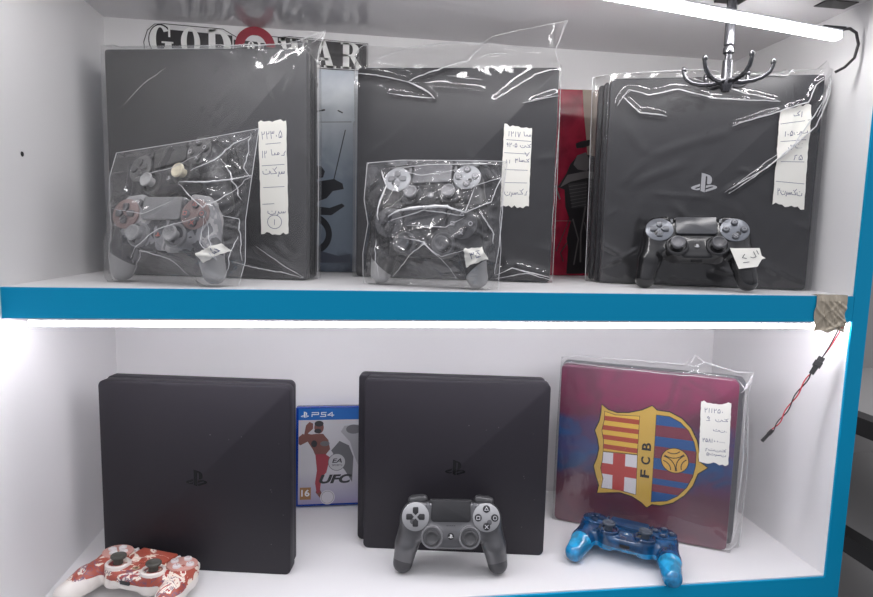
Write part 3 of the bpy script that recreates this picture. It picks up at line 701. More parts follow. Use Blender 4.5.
def rotm(ln, yw, ro):
    ln, yw, ro = R(ln), R(yw), R(ro)
    M0 = np.array([[1, 0, 0], [0, 0, -1], [0, 1, 0]], float)
    Rr = np.array([[np.cos(ro), -np.sin(ro), 0], [np.sin(ro), np.cos(ro), 0], [0, 0, 1]])
    Rl = np.array([[1, 0, 0], [0, np.cos(ln), np.sin(ln)], [0, -np.sin(ln), np.cos(ln)]])
    Ry = np.array([[np.cos(yw), -np.sin(yw), 0], [np.sin(yw), np.cos(yw), 0], [0, 0, 1]])
    return Ry @ M0 @ Rl @ Rr
def controller(T, ang, zbase, label, mt):
    """mt: materials by part kind, 'body' required"""
    A = rotm(*ang); T = np.array(T, float)
    zmin = ((A @ BV.T).T + T)[:, 2].min()
    if mt.get('snap', True): T[2] += zbase + .15 - zmin
    root = empty('game_controller', (T[0], T[1], zbase)); tag(root, label, 'controller', 'game controllers on the display shelves')
    L = Matrix(A.tolist()).to_4x4(); L.translation = Vector((0, 0, T[2] - zbase)) * S
    g = lambda k, dflt: mt.get(k, mt.get(dflt, mt['body']))
    def part(name, key, mat, at=(0, 0, 0), rz=0., parent=None, tilt=None):
        loc = Matrix.Translation(Vector(at) * S) @ Matrix.Rotation(R(rz), 4, 'Z')
        if tilt: loc = loc @ Matrix.Rotation(R(tilt), 4, 'X')
        return link(name, CM[key], parent or root, mat, (L @ loc) if parent is None else loc)
    part('body', 'body', mt['body'])
    part('touchpad', 'touchpad', g('pad', 'face')); part('light_bar', 'light_bar', g('trim', 'face'))
    for sx in (-1, 1): part('button_plate', 'button_plate', g('plate', 'face'), (sx * 49, 14, 1.7))
    for k in range(4): part('direction_button', 'direction_button', g('dpad', 'button'), (-49, 14, 2.1), 90 * k)
    for kind, dx, dy, in (('triangle', 0, 11.5), ('circle', 11.5, 0), ('cross', 0, -11.5), ('square', -11.5, 0)):
        b = part('action_button', 'action_button', g('abtn', 'button'), (49 + dx, 14 + dy, 1.9))
        part('symbol', 'symbol_' + kind, g('sym_' + kind, 'sym'), parent=b)
    for i, sx in enumerate((-1, 1)):
        part('stick_collar', 'stick_collar', g('collar', 'face'), (sx * 26, -12, 1.1))
        part('thumbstick', 'thumbstick', mt.get('stick_' + 'lr'[i], mt['stick']), (sx * 26, -12, 1.2))
        part('menu_button', 'menu_button', g('menu', 'button'), (sx * 32, 29, -.4), -8 * sx)
        part('shoulder_button', 'shoulder_button', g('shoulder', 'trim'), (sx * 46.5, 35.5, -11), -7 * sx)
        part('trigger', 'trigger', g('shoulder', 'trim'), (sx * 46.5, 31, -27), -5 * sx)
    h = part('home_button', 'home_button', g('home', 'button'), (0, -11, -1.9)); part('logo', 'home_logo', g('homelogo', 'sym'), parent=h)
    part('speaker_grille', 'speaker_grille', mt.get('grille', M['groove']), (0, 0, 0)); part('audio_port', 'audio_port', mt.get('port', M['groove']), (0, -26.5, -12), 0, None, 90)
    pts = (A @ np.concatenate([BV, np.array([(sx * 26 + 9 * math.cos(k), -12 + 9 * math.sin(k), 11.6) for sx in (-1, 1) for k in range(7)]), np.array([(sx * 46.5 + ex * 12, 35 + ey, z) for sx in (-1, 1) for ex in (-1, 0, 1) for ey in (-4, 0, 6.5) for z in (-4, -12, -34)]), np.array([(sx * 49 + 14 * math.cos(k), 14 + 14 * math.sin(k), 4) for sx in (-1, 1) for k in range(7)])]).T).T + T
    return root, pts, L

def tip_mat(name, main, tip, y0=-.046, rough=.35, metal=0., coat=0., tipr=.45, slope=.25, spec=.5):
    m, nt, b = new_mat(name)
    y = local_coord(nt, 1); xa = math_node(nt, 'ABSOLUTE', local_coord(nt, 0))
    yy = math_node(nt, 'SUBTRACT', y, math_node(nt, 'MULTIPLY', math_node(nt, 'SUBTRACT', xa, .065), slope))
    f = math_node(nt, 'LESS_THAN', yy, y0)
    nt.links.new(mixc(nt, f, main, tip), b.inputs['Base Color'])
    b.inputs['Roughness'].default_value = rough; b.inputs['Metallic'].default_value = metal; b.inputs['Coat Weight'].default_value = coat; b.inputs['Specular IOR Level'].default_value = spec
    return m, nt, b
white_sym = pm('symbol_pale', (.55, .55, .57), .4); grey_sym = pm('symbol_grey', (.30, .30, .32), .4)
stick_black = pm('stick_rubber', (.022, .022, .023), .55)
# gunmetal one
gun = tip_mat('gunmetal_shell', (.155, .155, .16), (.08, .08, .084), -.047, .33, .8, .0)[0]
gface = pm('gunmetal_face', (.46, .46, .465), .3, metal=.8)
gun_m = dict(body=gun, face=gface, pad=pm('pad_black', (.018, .018, .02), .45), button=pm('button_black', (.02, .02, .022), .4), menu=pm('menu_grey', (.16, .16, .17), .4), sym=white_sym, stick=pm('stick_grey', (.06, .06, .062), .5), collar=pm('collar_grey', (.25, .25, .255), .35, metal=.6), trim=pm('gun_trim', (.05, .05, .052), .35), home=M['black_plastic'], homelogo=M['white_print'])
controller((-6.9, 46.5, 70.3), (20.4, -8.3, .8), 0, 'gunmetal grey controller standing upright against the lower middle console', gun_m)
# blue translucent one
blu, nb, bb = tip_mat('blue_clear_shell', (.002, .045, .125), (.006, .24, .46), -.030, .14, 0, .6, slope=.15)
c0 = mixc(nb, math_node(nb, 'LESS_THAN', local_coord(nb, 2), -.017), bb.inputs['Base Color'].links[0].from_socket, (.006, .17, .36))
nz_ = ramp(nb, noise(nb, 60, 3, .4), [(.42, (.55, .55, .55)), (.62, (1.8, 1.8, 1.8))])
mm = nb.nodes.new('ShaderNodeMix'); mm.data_type = 'RGBA'; mm.blend_type = 'MULTIPLY'; mm.inputs[0].default_value = .6
nb.links.new(c0, mm.inputs[6]); nb.links.new(nz_, mm.inputs[7]); nb.links.new(mm.outputs[2], bb.inputs['Base Color'])
blue_m = dict(body=blu, face=pm('blue_face', (.003, .055, .15), .14, coat=.6), pad=pm('blue_pad', (.004, .04, .11), .3), button=pm('blue_button', (.01, .03, .07), .3), sym=grey_sym, stick=pm('blue_stick', (.06, .075, .10), .5), collar=pm('blue_collar', (.002, .028, .085), .15, coat=.6), trim=pm('blue_trim', (.006, .10, .28), .2, coat=.4), homelogo=M['white_print'], home=pm('blue_home', (.01, .07, .16), .3), port=M['groove'])
controller((265.4, 73, 46.3), (92, -43, 10), 0, 'translucent blue controller with cyan grip ends lying before the crest console', blue_m)
# white and red one
wht, nw, bw = new_mat('red_white_shell')
xa = math_node(nw, 'ABSOLUTE', local_coord(nw, 0)); yy = local_coord(nw, 1); zz = local_coord(nw, 2)
n1 = noise(nw, 34, 5, 1.6); n2 = noise(nw, 55, 5, 2.2)
pat = ramp(nw, n1, [(.0, (.40, .085, .055)), (.50, (.46, .12, .08)), (.51, (.86, .76, .66)), (.60, (.84, .78, .72)), (.61, (.42, .06, .05))], 'CONSTANT')
ln_ = ramp(nw, n2, [(0, (0, 0, 0)), (.475, (0, 0, 0)), (.48, (1, 1, 1)), (.53, (1, 1, 1)), (.535, (0, 0, 0))], 'CONSTANT')
grp = math_node(nw, 'LESS_THAN', yy, -.012)
pat = mixc(nw, math_node(nw, 'MULTIPLY', math_node(nw, 'MULTIPLY', ln_, grp), .85), pat, (.17, .09, .15))
msk = math_node(nw, 'MULTIPLY', math_node(nw, 'GREATER_THAN', zz, -.013), math_node(nw, 'GREATER_THAN', math_node(nw, 'ADD', yy, math_node(nw, 'MULTIPLY', math_node(nw, 'SUBTRACT', n1, .5), .02)), -.047))
nw.links.new(mixc(nw, msk, (.80, .75, .70), pat), bw.inputs['Base Color']); bw.inputs['Roughness'].default_value = .35
whp = pm('cream_plastic', (.80, .74, .69), .35)
white_m = dict(body=wht, face=whp, pad=wht, plate=pm('rose_plate', (.62, .33, .28), .4), button=pm('white_button', (.75, .72, .72), .4), sym=pm('sym_rose', (.45, .3, .3), .4), stick=pm('stick_olive', (.075, .072, .062), .6), collar=whp, trim=whp, home=pm('home_cream', (.5, .36, .22), .4), homelogo=M['groove'], port=pm('port_dark', (.03, .03, .032), .5))
controller((-411.8, 52.8, 40), (96, -34.8, 14.5), 0, 'white controller with red splash pattern lying in the lower left corner', white_m)
# black one, upper right
blk = pm('gloss_black_shell', (.012, .012, .013), .22, coat=.3)
gpl = pm('steel_plate', (.17, .18, .20), .3, metal=.5)
black_m = dict(body=blk, face=blk, plate=gpl, pad=pm('pad_gloss', (.05, .052, .058), .22), button=pm('button_steel', (.10, .105, .115), .28, metal=.3), sym=grey_sym, stick=pm('stick_shiny', (.10, .10, .105), .35), stick_l=pm('stick_shiny_b', (.16, .16, .17), .35), collar=pm('collar_black', (.03, .03, .032), .2), trim=blk, home=M['black_plastic'], homelogo=white_sym, sym_triangle=grey_sym)
ctl_r, _, LR = controller((331, 56, 478.2), (33, -23, 1.1), HS, 'glossy black controller with paper tag standing unbagged before the right console', black_m)
# bagged pairs
grey_tip = tip_mat('dark_grey_shell', (.03, .03, .032), (.33, .33, .33), -.040, .4, slope=.9)[0]
lightpl = pm('pale_grey_plate', (.42, .43, .45), .35)
ml_m = dict(body=grey_tip, face=pm('grey_face', (.085, .085, .09), .35), pad=pm('grey_pad', (.05, .05, .055), .35), button=pm('grey_button', (.06, .06, .065), .4), sym=white_sym, stick=pm('stick_dgrey', (.12, .12, .125), .5), collar=pm('collar_dgrey', (.10, .10, .105), .4), trim=pm('dark_trim', (.03, .03, .03), .4))
_, PML, _ = controller((-53.8, 36.8, 475.6), (9, -24, 0), HS + 1.4, 'dark controller with grey grip ends, front one of the pair in the middle bag', ml_m)
mu_m = dict(body=pm('satin_black_shell', (.025, .025, .027), .35), face=pm('satin_face', (.05, .05, .055), .35), plate=lightpl, pad=pm('pad_grey', (.16, .16, .17), .3), button=pm('button_grey', (.24, .24, .25), .4), sym=white_sym, stick=pm('stick_pale', (.30, .30, .31), .45), trim=pm('dark_trim2', (.04, .04, .042), .4), homelogo=M['white_print'], snap=False)
_, PMU, _ = controller((-38.6, 100, 536.5), (29, -20, 2.5), HS + 1.4, 'black controller with pale button plates, rear one of the pair in the middle bag', mu_m)
camo, nc, bc = tip_mat('camo_veiled_shell', (.1, .1, .1), (.30, .30, .30), -.036, .4, slope=.5)  # pale grip ends paint the bag film's veil into the shell colour
cm_ = ramp(nc, noise(nc, 22, 3, 1.0), [(0, (.06, .06, .065)), (.48, (.07, .07, .075)), (.49, (.26, .26, .27)), (.58, (.42, .41, .41)), (.66, (.15, .15, .16))], 'CONSTANT')
nc.links.new(cm_, bc.inputs['Base Color'].links[0].from_node.inputs[6])
ll_m = dict(body=camo, face=pm('camo_face', (.20, .20, .205), .4), plate=pm('rose_grey_plate', (.24, .17, .16), .4), button=pm('camo_button', (.10, .10, .105), .4), sym=pm('sym_red', (.55, .16, .13), .4), stick=pm('stick_grey2', (.30, .30, .30), .5), trim=pm('camo_trim', (.35, .35, .35), .4))
_, PLL, _ = controller((-375, 39, 476.7), (17, -22.3, .5), HS + 1.4, 'grey camouflage controller, front one of the pair in the left bag', ll_m)
lu_m = dict(body=pm('dull_black_shell', (.05, .05, .052), .4), face=pm('dull_face', (.07, .07, .07), .4), plate=pm('dull_plate', (.12, .12, .12), .4), button=pm('dull_button', (.10, .10, .10), .4), sym=white_sym, stick=pm('stick_hazed', (.42, .42, .42), .5), stick_r=pm('stick_cream', (.72, .66, .50), .5), trim=pm('dull_trim', (.05, .05, .05), .4), snap=False)  # left stick's light grey has the bag film's haze painted in
_, PLU, _ = controller((-377, 90, 546), (21, -32, 13), HS + 1.4, 'black controller with a cream thumbstick, rear one of the pair in the left bag', lu_m)
# the paper tag on the glossy black controller
def tag_paper(parent, L, quad, z, strokes, name='paper_label'):
    m = MB(); poly_flat(m, [quad], 0, 0, lambda x, zz, y: (x, zz, z(x, zz)))
    o = link(name, m.mesh(name, M['paper']), parent, None, L); o['label'] = 'small torn paper tag'
    w = MB()
    for s_ in strokes:
        for q in stroke(s_, .9): poly_flat(w, [q], 0, 0, lambda x, zz, y: (x, zz, z(x, zz) + .15))
    link('handwriting', w.mesh('handwriting', M['ink_black']), o)
tag_paper(ctl_r, LR, [(40, -17), (46, -17.5), (77, -16), (79, -27), (84, -30), (79, -32), (73, -43), (50, -47)], lambda x, y: 2.2 + (y + 30) * .16 - max(0, x - 66) * .12,
    [[(58, -26), (55, -31), (60, -32)], [(69, -22), (72, -29), (68, -31), (65, -30)], [(73, -20), (75, -25)], [(56, -38), (63, -37)]])

# ------------------------------------------------------------------ clear plastic bags
def to_local(P, o, yaw):
    a = R(yaw); Q = np.array(P, float) - np.array(o, float)
    return np.stack([Q[:, 0] * math.cos(a) + Q[:, 1] * math.sin(a), -Q[:, 0] * math.sin(a) + Q[:, 1] * math.cos(a), Q[:, 2]], 1)
def box_pts(x0, x1, y0, y1, z0, z1, st=2.5):
    xs = np.arange(x0, x1 + st, st).clip(x0, x1); zs = np.arange(z0, z1 + st, st).clip(z0, z1)
    X, Z = np.meshgrid(xs, zs); X = X.ravel(); Z = Z.ravel()
    return np.concatenate([np.stack([X, np.full_like(X, y), Z], 1) for y in (y0, y1)])
def resample(pl, t):
    pl = np.array(pl, float); d = np.r_[0., np.cumsum(np.linalg.norm(np.diff(pl, axis=0), axis=1))]; d /= d[-1]
    return np.stack([np.interp(t, d, pl[:, 0]), np.interp(t, d, pl[:, 1])], 1)
def plastic_bag(o, yaw, label, bottom, right, top, left, content, ymid, mat, folds=(), nrand=30, seed=1, n=(110, 110), amp=(1.2, 3.2), wid=(4, 10), flat=(), clear=2.0, labels=(), group='clear plastic bags', fine=.5, smooth=65, lines=(), seam=.42, lw=1.15, lim=1e3):
    """bottom/top: polylines left to right, left/right: upwards (x, z local mm). content: local points.
    The sheets are pulled taut over the content, then creased."""
    rg = np.random.RandomState(seed); nu, nv = n
    u = np.linspace(0, 1, nu + 1); v = np.linspace(0, 1, nv + 1); v = np.r_[0, .0008, v[1:]]; nv += 1
    B, T, Lf, Rt = resample(bottom, u), resample(top, u), resample(left, v), resample(right, v)
    U, V_ = np.meshgrid(u, v)
    P = (1 - V_)[..., None] * B[None] + V_[..., None] * T[None] + (1 - U)[..., None] * Lf[:, None] + U[..., None] * Rt[:, None]
    P -= ((1 - U) * (1 - V_))[..., None] * B[0] + (U * (1 - V_))[..., None] * B[-1] + ((1 - U) * V_)[..., None] * T[0] + (U * V_)[..., None] * T[-1]
    X, Z = P[..., 0], P[..., 1]
    g = 2.5; x0, z0 = content[:, 0].min() - 15, content[:, 2].min() - 15
    nx = int((content[:, 0].max() + 15 - x0) / g) + 2; nz = int((content[:, 2].max() + 15 - z0) / g) + 2
    ci = ((content[:, 0] - x0) / g).round().astype(int); ck = ((content[:, 2] - z0) / g).round().astype(int)
    fr = np.full((nx, nz), 1e3); bk = np.full((nx, nz), -1e3)
    np.minimum.at(fr, (ci, ck), content[:, 1]); np.maximum.at(bk, (ci, ck), content[:, 1])
    for arr, fn in ((fr, np.minimum), (bk, np.maximum)):
        for _ in range(2):
            c = arr.copy()
            for dx in (-1, 0, 1):
                for dz in (-1, 0, 1): c = fn(c, np.roll(np.roll(arr, dx, 0), dz, 1))
            arr[:] = c
    xi = ((X - x0) / g).round().astype(int); zi = ((Z - z0) / g).round().astype(int)
    inside = (xi >= 0) & (xi < nx) & (zi >= 0) & (zi < nz); xi = xi.clip(0, nx - 1); zi = zi.clip(0, nz - 1)
    OF = np.where(inside, fr[xi, zi], 1e3) - clear; OB = np.where(inside, bk[xi, zi], -1e3) + clear
    OF[1] = np.minimum(OF[1], OF[2]); OB[1] = np.maximum(OB[1], OB[2])
    def relax(O, fn):
        Y = np.full(X.shape, float(ymid)); ok = np.abs(O) < 500
        Y[1:-1, 1:-1] = np.where(ok, fn(O, Y), Y)[1:-1, 1:-1]
        for _ in range(500):
            a = .25 * (Y[:-2, 1:-1] + Y[2:, 1:-1] + Y[1:-1, :-2] + Y[1:-1, 2:])
            Y[1:-1, 1:-1] = np.where(ok[1:-1, 1:-1], fn(O[1:-1, 1:-1], a), a)
        return Y
    YF, YB = relax(OF, np.minimum), relax(OB, np.maximum)
    dist = np.minimum(np.minimum(U, 1 - U) * nu, np.minimum(V_, 1 - V_) * nv); mask = np.clip(dist / 4., 0, 1)
    for fx0, fx1, fz0, fz1 in flat:
        dd = np.maximum(np.maximum(fx0 - X, X - fx1), np.maximum(fz0 - Z, Z - fz1)); mask = mask * np.clip(dd / 8, .05, 1)
    def crease(H, p, q, a, w):
        p = np.array(p, float); q = np.array(q, float); d = q - p; L = np.linalg.norm(d) + 1e-6; d /= L
        s = (X - p[0]) * d[0] + (Z - p[1]) * d[1]; e = -(X - p[0]) * d[1] + (Z - p[1]) * d[0]
        tp = np.clip(np.minimum(s, L - s) / (.25 * L) + .35, 0, 1) * ((s > -w) & (s < L + w))
        return np.maximum(H, a * tp * (.5 - .5 * np.cos(np.pi * np.clip(1 - np.abs(e) / w, 0, 1))))
    def sheet(Y, sg, front):
        H = np.zeros(X.shape); bx = (X.min(), X.max(), Z.min(), Z.max())
        for k in range(nrand):
            p = (rg.uniform(bx[0], bx[1]), rg.uniform(bx[2], bx[3])); an = rg.normal(0, .75); L = rg.uniform(20, 100)
            H = crease(H, p, (p[0] + L * math.cos(an), p[1] + L * math.sin(an)), rg.uniform(*amp) * (1 if front else .35), rg.uniform(*wid))
        if front:
            for pl, a, w in folds:
                for p, q in zip(pl[:-1], pl[1:]): H = crease(H, p, q, a, w)
        H += fine * np.abs(np.sin(X * .09 + 2 * np.sin(Z * .05 + seed)) * np.sin(Z * .07 + 1.5 * np.sin(X * .06)))
        return Y + sg * H * mask
    YF = sheet(YF, -1, True); YB = sheet(YB, 1, False)
    N = (nu + 1) * (nv + 1); ids = np.arange(N).reshape(nv + 1, nu + 1); vf = np.stack([X, YF, Z], -1).reshape(-1, 3)
    bid = ids + N; bid[0], bid[-1], bid[:, 0], bid[:, -1] = ids[0], ids[-1], ids[:, 0], ids[:, -1]
    vb = np.stack([X, YB, Z], -1).reshape(-1, 3)
    q1 = np.stack([ids[:-1, :-1], ids[:-1, 1:], ids[1:, 1:], ids[1:, :-1]], -1).reshape(-1, 4)
    q2 = np.stack([bid[:-1, :-1], bid[1:, :-1], bid[1:, 1:], bid[:-1, 1:]], -1).reshape(-1, 4)
    allv = np.concatenate([vf, vb]); allf = np.concatenate([q1, q2])
    used = np.unique(allf); rem = -np.ones(len(allv), int); rem[used] = np.arange(len(used))
    root = empty('plastic_bag', o, yaw); tag(root, label, 'plastic bag', group)
    FX, FZ, FY = X.ravel(), Z.ravel(), YF.ravel()
    def drape(x, z):
        d = (FX - x) ** 2 + (FZ - z) ** 2; k = np.argpartition(d, 5)[:5]; w = 1 / (d[k] + .3); return float((FY[k] * w).sum() / w.sum())
    fl = MB()     # double film: the welded rim, and white tubes painting highlights along the folds
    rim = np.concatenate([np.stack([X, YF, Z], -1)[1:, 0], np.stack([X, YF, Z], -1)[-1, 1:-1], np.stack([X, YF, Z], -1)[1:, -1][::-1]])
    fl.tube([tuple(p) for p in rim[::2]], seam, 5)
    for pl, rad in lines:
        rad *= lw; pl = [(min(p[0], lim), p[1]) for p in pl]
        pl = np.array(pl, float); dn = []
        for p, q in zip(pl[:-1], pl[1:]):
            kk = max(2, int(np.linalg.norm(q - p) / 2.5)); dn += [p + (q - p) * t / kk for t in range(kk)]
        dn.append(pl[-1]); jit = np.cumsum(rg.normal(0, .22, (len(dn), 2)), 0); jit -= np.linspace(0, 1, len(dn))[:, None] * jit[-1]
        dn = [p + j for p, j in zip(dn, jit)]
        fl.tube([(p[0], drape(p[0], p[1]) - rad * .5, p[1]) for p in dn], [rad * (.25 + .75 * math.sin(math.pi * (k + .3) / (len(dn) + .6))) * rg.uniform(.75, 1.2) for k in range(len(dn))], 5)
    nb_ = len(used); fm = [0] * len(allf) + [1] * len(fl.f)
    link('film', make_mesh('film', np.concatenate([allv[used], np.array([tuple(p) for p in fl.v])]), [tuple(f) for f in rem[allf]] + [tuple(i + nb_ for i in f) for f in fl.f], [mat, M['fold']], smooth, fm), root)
    for quad, strokes, lname, lift, lab in labels:
        tl, tr, br, bl = [np.array(p) for p in quad]; nn, mm_ = 10, 24
        pos = lambda a, b: (1 - b) * ((1 - a) * tl + a * tr) + b * ((1 - a) * bl + a * br)
        r_ = random.Random(seed); vs = []; fs = []
        for j in range(mm_ + 1):
            for i in range(nn + 1):
                a, b = i / nn, j / mm_; p = pos(a, b).copy()
                if j in (0, mm_): p[1] += r_.uniform(-1, 1) * min(2.2, .06 * abs(tl[1] - bl[1]))
                if i in (0, nn): p[0] += r_.uniform(-.35, .35)
                vs.append((p[0], drape(p[0], p[1]) - lift, p[1]))
        for j in range(mm_):
            for i in range(nn): k = j * (nn + 1) + i; fs.append((k, k + nn + 1, k + nn + 2, k + 1))
        lo = link(lname, make_mesh(lname, vs, fs, M['paper'], 180), root); lo['label'] = lab
        w = MB()
        for s_, wd in strokes:
            pts = [pos(a, b) for a, b in s_]; dense = []
            for p, q in zip(pts[:-1], pts[1:]):
                kk = max(1, int(np.linalg.norm(q - p) / 4)); dense += [tuple(p + (q - p) * t / kk) for t in range(kk)]
            dense.append(tuple(pts[-1]))
            for qd in stroke(dense, wd): poly_flat(w, [qd], 0, 0, lambda x, z, y: (x, drape(x, z) - lift - .25, z))
        link('handwriting', w.mesh('handwriting', M['ink']), lo)
    return root

# pen strokes: glyphs in unit boxes, x right and y down
GL = {'1': [[(.5, 0), (.45, 1)]], '2': [[(.15, 0), (.2, .35), (.8, .3), (.85, 0)], [(.15, 0), (.3, 1)]], '3': [[(.05, 0), (.1, .3), (.4, .28), (.45, .05), (.5, .3), (.85, .3), (.9, 0)], [(.05, 0), (.2, 1)]],
      '5': [[(.5, 0), (.1, .5), (.15, .95), (.45, .9), (.5, .7), (.6, .95), (.9, .85), (.85, .4), (.5, 0)]], '7': [[(.1, 0), (.5, 1), (.9, 0)]], '9': [[(.8, .3), (.5, .05), (.25, .3), (.5, .5), (.8, .35), (.7, 1)]],
      '6': [[(.85, 0), (.3, .15), (.35, .45), (.15, 1)]], '8': [[(.1, 1), (.5, 0), (.9, 1)]], '.': [[(.4, .55), (.6, .75)]], '0': [[(.4, .4), (.62, .5), (.5, .68), (.4, .4)]],
      'm': [[(1, .45), (.85, .25), (.75, .55), (.95, .6), (.6, .62), (.5, .3), (.48, .62), (.2, .62), (.12, -.3)]], 'k': [[(1, -.2), (.6, .2), (.95, .6), (.1, .65), (.0, .35)], [(.4, .0), (.5, .08)]],
      't': [[(1, .25), (.98, .6), (.5, .68), (.05, .6), (.0, .25)], [(.45, .1), (.6, .12)]], 'd': [[(1, .1), (.7, .5), (.75, .75), (.2, .75)]], 'n': [[(1, .3), (.9, .75), (.4, .9), (.05, .6), (.05, .3)], [(.5, .3), (.55, .4)]],
      's': [[(1, .4), (.95, .65), (.8, .65), (.78, .42), (.75, .65), (.6, .66), (.58, .42), (.5, .68), (.3, .7), (.2, .4), (.1, 1), (0, .9)]], 'r': [[(.7, .3), (.6, .8), (.2, 1.1)]], '-': [[(.0, .5), (1, .5)]]}
def write(rows, seps=(), wd=.75, extra=()):
    out = []
    for y, h, x0, x1, s_ in rows:
        ws = [1.5 if c in 'mktns-' else .5 if c in '.1' else .8 for c in s_]; tot = sum(ws) + .18 * (len(s_) - 1); k = (x1 - x0) / tot; x = x0
        for c, w in zip(s_, ws):
            if c != ' ':
                for pl in GL[c]: out.append(([(x + p[0] * w * k, y + p[1] * h) for p in pl], wd))
            x += (w + .18) * k
    for y, x0, x1 in seps: out.append(([(x0, y), (x1, y - .004)], wd * .9))
    for pl in extra: out.append((pl, wd))
    return out
circ = [(.5 + .26 * math.cos(k / 14 * 6.283), .895 + .062 * math.sin(k / 14 * 6.283)) for k in range(15)]
w1 = write([(.09, .065, .1, .85, '223.5'), (.26, .06, .1, .28, '12'), (.265, .055, .4, .95, 'md'), (.42, .07, .12, .9, 'tks'), (.78, .055, .25, .9, 'ns'), (.875, .045, .42, .58, '1')], [(.2, .25, .78), (.39, .1, .9), (.585, .12, .88), (.735, .08, .5)], extra=[circ])
w2 = write([(.07, .06, .15, .6, '1217'), (.075, .055, .68, .98, 'm'), (.21, .05, .1, .5, '92.5'), (.215, .05, .6, .98, 'nk'), (.31, .05, .76, .96, '7'), (.40, .05, .45, .95, '3mk'), (.42, .04, .1, .3, '11'), (.79, .08, .12, .92, 'nskd')], [(.175, .1, .98), (.335, .05, .9), (.54, .1, .9), (.7, .1, .9)])
w3 = write([(.06, .05, .45, .75, 'k1'), (.24, .05, .2, .9, '1.5nt'), (.38, .05, .3, .8, '.3k'), (.48, .05, .55, .85, '65'), (.83, .07, .12, .9, '2nskt')], [(.155, .05, .95), (.34, .1, .9), (.55, .15, .9), (.76, .05, .95)])
w4 = write([(.10, .07, .12, .75, '21125.'), (.23, .07, .2, .32, '9'), (.255, .06, .5, .92, 'nk'), (.43, .05, .45, .9, 'tn.'), (.60, .06, .1, .85, '258100...'), (.76, .05, .2, .9, '6tnk'), (.83, .05, .25, .9, '5tsn')], [(.305, .2, .32)], .7)
ws1 = write([(.3, .4, .25, .4, '1'), (.25, .5, .55, .8, '5')], wd=.9); ws2 = write([(.3, .35, .3, .5, '3'), (.35, .35, .55, .8, '5')], [(.25, .6, .8)], wd=.9)

LB_ = 'cream paper price label'
K1 = lambda l: [(x * 1.029, z * 1.029) for x, z in l]
c = box_pts(0, 287, 0, 52, 0, 311)
plastic_bag(U1['o'], U1['yaw'], 'clear bag over the left upper console, with a notched paper label', [(-8, -.9), (294, -.9)], [(294, -.9), (295, 150), (294, 316), (305, 344)], [(-7, 318), (34, 320), (158, 321), (255, 327), (305, 344)], [(-8, -.9), (-8, 150), (-7, 318)], c, 30, M['film_sheen'],
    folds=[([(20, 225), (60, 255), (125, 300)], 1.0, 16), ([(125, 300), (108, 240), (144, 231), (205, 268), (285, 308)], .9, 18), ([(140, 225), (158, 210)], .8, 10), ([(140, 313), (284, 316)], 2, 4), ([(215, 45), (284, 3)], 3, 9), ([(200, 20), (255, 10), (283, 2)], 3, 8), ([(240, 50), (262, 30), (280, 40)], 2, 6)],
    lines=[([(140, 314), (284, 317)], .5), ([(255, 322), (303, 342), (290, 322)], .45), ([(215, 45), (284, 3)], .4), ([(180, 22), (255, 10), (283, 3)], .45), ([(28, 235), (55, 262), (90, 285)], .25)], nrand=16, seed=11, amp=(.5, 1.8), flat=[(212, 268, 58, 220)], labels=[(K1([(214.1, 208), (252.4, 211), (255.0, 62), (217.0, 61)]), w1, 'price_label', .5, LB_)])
c = box_pts(0, 297, 0, 52, 0, 312)
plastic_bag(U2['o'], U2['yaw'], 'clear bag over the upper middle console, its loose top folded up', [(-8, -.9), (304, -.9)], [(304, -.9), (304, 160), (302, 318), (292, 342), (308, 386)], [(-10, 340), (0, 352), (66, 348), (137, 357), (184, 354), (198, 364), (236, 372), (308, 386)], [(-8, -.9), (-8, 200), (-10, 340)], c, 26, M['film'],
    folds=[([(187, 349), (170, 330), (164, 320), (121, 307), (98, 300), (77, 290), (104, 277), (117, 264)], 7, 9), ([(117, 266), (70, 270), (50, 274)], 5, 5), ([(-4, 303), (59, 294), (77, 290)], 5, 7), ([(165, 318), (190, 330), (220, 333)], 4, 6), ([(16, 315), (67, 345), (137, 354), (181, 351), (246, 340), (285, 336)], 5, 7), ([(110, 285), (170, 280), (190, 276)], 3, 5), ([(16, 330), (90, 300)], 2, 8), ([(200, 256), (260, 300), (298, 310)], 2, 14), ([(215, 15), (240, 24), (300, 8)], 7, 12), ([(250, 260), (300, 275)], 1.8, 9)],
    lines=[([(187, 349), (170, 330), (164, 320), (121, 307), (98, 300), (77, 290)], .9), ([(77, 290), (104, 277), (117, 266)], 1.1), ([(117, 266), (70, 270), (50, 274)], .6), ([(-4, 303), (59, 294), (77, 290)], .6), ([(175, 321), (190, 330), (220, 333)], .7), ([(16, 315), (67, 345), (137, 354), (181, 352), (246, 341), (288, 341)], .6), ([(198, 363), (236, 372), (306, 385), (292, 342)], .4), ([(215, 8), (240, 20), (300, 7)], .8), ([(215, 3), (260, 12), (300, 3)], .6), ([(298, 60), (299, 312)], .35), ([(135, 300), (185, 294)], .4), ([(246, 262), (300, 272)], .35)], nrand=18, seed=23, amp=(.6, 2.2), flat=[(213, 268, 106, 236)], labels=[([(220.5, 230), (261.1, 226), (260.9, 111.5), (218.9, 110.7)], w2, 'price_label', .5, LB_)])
c = np.concatenate([box_pts(0, 290, 0, 52, 0, 304), box_pts(-14, 290, 37, 52, 0, 304)])
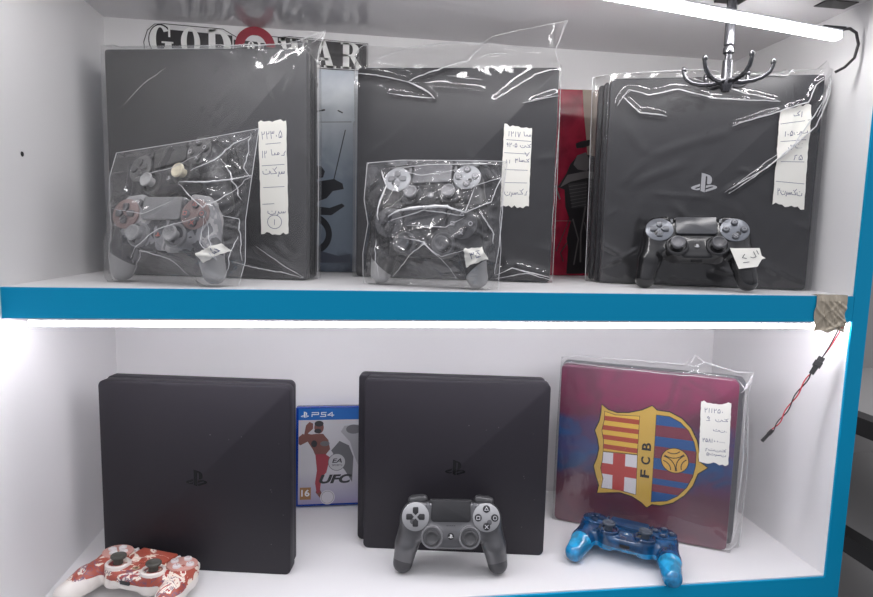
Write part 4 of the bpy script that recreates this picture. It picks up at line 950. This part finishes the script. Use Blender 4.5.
plastic_bag(U3['o'], U3['yaw'], 'crinkled clear bag over the right upper console under the hook hanger', [(-20, -.9), (306, -.9)], [(306, -.9), (304, 150), (303, 250), (301, 300), (308, 336)], [(-25, 314), (0, 319), (130, 323), (185, 315), (240, 314), (250, 317), (290, 319), (308, 336)], [(-20, -.9), (-22, 150), (-25, 314)], c, 30, M['film'],
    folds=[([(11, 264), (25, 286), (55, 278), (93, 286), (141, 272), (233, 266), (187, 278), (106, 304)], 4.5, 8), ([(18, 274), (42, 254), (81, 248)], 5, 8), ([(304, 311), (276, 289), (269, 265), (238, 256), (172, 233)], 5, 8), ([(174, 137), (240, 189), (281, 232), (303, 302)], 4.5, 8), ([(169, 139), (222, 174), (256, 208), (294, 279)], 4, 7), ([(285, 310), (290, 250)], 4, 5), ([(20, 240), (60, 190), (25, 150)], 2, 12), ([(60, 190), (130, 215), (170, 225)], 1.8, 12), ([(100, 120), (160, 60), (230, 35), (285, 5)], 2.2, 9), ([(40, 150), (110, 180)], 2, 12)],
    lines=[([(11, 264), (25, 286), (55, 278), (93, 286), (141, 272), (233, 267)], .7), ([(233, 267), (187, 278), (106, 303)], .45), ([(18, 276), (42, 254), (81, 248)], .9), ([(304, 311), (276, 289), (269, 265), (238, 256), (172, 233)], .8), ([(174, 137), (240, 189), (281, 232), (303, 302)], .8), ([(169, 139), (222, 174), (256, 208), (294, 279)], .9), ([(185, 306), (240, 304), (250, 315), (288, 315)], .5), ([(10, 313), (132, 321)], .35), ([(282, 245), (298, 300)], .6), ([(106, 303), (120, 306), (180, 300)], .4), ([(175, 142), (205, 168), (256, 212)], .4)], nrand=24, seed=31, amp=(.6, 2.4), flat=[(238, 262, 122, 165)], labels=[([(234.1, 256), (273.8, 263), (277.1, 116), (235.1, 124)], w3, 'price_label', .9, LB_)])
c = np.concatenate([box_pts(-1, 261, 0, 39, 0, 266.5), box_pts(-1, 272, 24, 39, 0, 266.5)])
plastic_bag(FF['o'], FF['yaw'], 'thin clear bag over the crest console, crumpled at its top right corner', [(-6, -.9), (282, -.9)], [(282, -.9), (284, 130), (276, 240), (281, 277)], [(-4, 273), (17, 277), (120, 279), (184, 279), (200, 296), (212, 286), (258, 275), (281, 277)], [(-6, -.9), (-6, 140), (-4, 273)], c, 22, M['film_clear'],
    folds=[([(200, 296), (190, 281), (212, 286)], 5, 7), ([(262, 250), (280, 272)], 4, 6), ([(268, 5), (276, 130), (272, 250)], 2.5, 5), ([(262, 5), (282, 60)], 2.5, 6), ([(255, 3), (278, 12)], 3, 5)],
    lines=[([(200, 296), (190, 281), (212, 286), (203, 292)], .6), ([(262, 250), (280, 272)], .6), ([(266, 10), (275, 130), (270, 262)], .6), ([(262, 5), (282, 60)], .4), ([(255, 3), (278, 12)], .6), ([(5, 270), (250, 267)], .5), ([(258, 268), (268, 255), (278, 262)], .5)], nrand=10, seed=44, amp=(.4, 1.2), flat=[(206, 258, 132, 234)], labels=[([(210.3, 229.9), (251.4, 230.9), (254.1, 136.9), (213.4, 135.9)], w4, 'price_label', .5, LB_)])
o_, y_ = (-377, 45, HS + LIFT - .2), -22
c = np.concatenate([to_local(PLL, o_, y_), to_local(PLU, o_, y_)])
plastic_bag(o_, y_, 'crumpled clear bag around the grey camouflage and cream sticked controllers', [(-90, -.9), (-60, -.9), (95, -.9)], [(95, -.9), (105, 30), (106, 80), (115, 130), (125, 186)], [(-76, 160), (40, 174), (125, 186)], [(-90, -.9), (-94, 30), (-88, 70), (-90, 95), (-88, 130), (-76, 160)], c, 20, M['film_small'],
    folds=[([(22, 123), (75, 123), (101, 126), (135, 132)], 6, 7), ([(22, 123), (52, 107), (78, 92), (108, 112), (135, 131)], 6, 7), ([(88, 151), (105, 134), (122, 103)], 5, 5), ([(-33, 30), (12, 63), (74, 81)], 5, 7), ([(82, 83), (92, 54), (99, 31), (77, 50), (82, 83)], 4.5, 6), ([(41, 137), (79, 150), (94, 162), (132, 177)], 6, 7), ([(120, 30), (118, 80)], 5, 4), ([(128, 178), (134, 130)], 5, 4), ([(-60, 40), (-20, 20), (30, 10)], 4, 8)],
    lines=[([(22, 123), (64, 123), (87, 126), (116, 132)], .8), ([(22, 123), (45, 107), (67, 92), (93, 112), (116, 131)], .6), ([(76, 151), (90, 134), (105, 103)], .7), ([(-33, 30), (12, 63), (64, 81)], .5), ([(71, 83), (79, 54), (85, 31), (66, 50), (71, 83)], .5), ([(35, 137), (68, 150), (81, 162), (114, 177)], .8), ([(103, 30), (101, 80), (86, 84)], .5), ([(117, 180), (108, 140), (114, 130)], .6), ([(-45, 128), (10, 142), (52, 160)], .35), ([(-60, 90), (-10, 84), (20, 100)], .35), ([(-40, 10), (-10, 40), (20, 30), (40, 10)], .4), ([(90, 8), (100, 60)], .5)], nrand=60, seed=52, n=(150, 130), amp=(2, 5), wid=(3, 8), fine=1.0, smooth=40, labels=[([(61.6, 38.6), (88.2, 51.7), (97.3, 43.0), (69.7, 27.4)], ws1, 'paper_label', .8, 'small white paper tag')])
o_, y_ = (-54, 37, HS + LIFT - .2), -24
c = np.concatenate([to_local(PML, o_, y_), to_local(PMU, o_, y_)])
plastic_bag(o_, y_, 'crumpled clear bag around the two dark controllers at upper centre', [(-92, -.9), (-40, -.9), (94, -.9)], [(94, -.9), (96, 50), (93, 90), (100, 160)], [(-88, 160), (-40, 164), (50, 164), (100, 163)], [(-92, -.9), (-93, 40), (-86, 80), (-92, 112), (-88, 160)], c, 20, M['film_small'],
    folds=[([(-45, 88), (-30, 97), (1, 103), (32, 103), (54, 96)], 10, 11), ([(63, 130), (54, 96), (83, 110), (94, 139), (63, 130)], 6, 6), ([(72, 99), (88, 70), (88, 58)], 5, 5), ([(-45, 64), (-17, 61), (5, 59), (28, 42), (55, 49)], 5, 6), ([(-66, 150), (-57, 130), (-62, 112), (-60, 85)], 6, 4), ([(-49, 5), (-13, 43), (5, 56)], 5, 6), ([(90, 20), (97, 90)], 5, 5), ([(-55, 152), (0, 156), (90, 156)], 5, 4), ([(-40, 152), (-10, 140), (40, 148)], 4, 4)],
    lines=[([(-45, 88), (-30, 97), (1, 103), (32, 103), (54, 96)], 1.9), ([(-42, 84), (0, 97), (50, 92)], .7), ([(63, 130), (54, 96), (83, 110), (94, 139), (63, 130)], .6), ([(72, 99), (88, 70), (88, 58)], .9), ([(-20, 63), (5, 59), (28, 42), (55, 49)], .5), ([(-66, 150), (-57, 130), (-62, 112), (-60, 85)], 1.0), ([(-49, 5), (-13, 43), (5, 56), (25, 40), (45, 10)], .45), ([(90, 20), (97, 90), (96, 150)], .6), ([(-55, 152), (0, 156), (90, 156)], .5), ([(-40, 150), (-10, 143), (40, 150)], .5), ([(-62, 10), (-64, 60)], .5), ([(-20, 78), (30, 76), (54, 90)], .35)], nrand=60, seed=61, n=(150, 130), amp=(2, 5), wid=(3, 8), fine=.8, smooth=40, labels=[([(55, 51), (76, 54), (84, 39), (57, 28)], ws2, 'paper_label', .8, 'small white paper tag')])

# ------------------------------------------------------------------ light of the shop in front of the cabinet
w = bpy.data.worlds.new('shop'); sc.world = w; w.use_nodes = True
nt = w.node_tree; bg = nt.nodes['Background']
tc = nt.nodes.new('ShaderNodeTexCoord'); sx = nt.nodes.new('ShaderNodeSeparateXYZ'); nt.links.new(tc.outputs['Generated'], sx.inputs[0])
r_ = ramp(nt, math_node(nt, 'ADD', math_node(nt, 'MULTIPLY', sx.outputs[2], .5), .5), [(0, (.10, .10, .11)), (.40, (.22, .22, .24)), (.62, (.42, .42, .46)), (.85, (.75, .75, .80)), (1, (.8, .8, .85))])
nt.links.new(r_, bg.inputs['Color']); bg.inputs['Strength'].default_value = .80

sc.cycles.transparent_max_bounces = 24
sc.cycles.max_bounces = 10
sc.view_settings.view_transform = 'Standard'; sc.view_settings.look = 'None'
sc.view_settings.exposure = 1.0; sc.view_settings.gamma = 1
sc.view_settings.use_curve_mapping = False
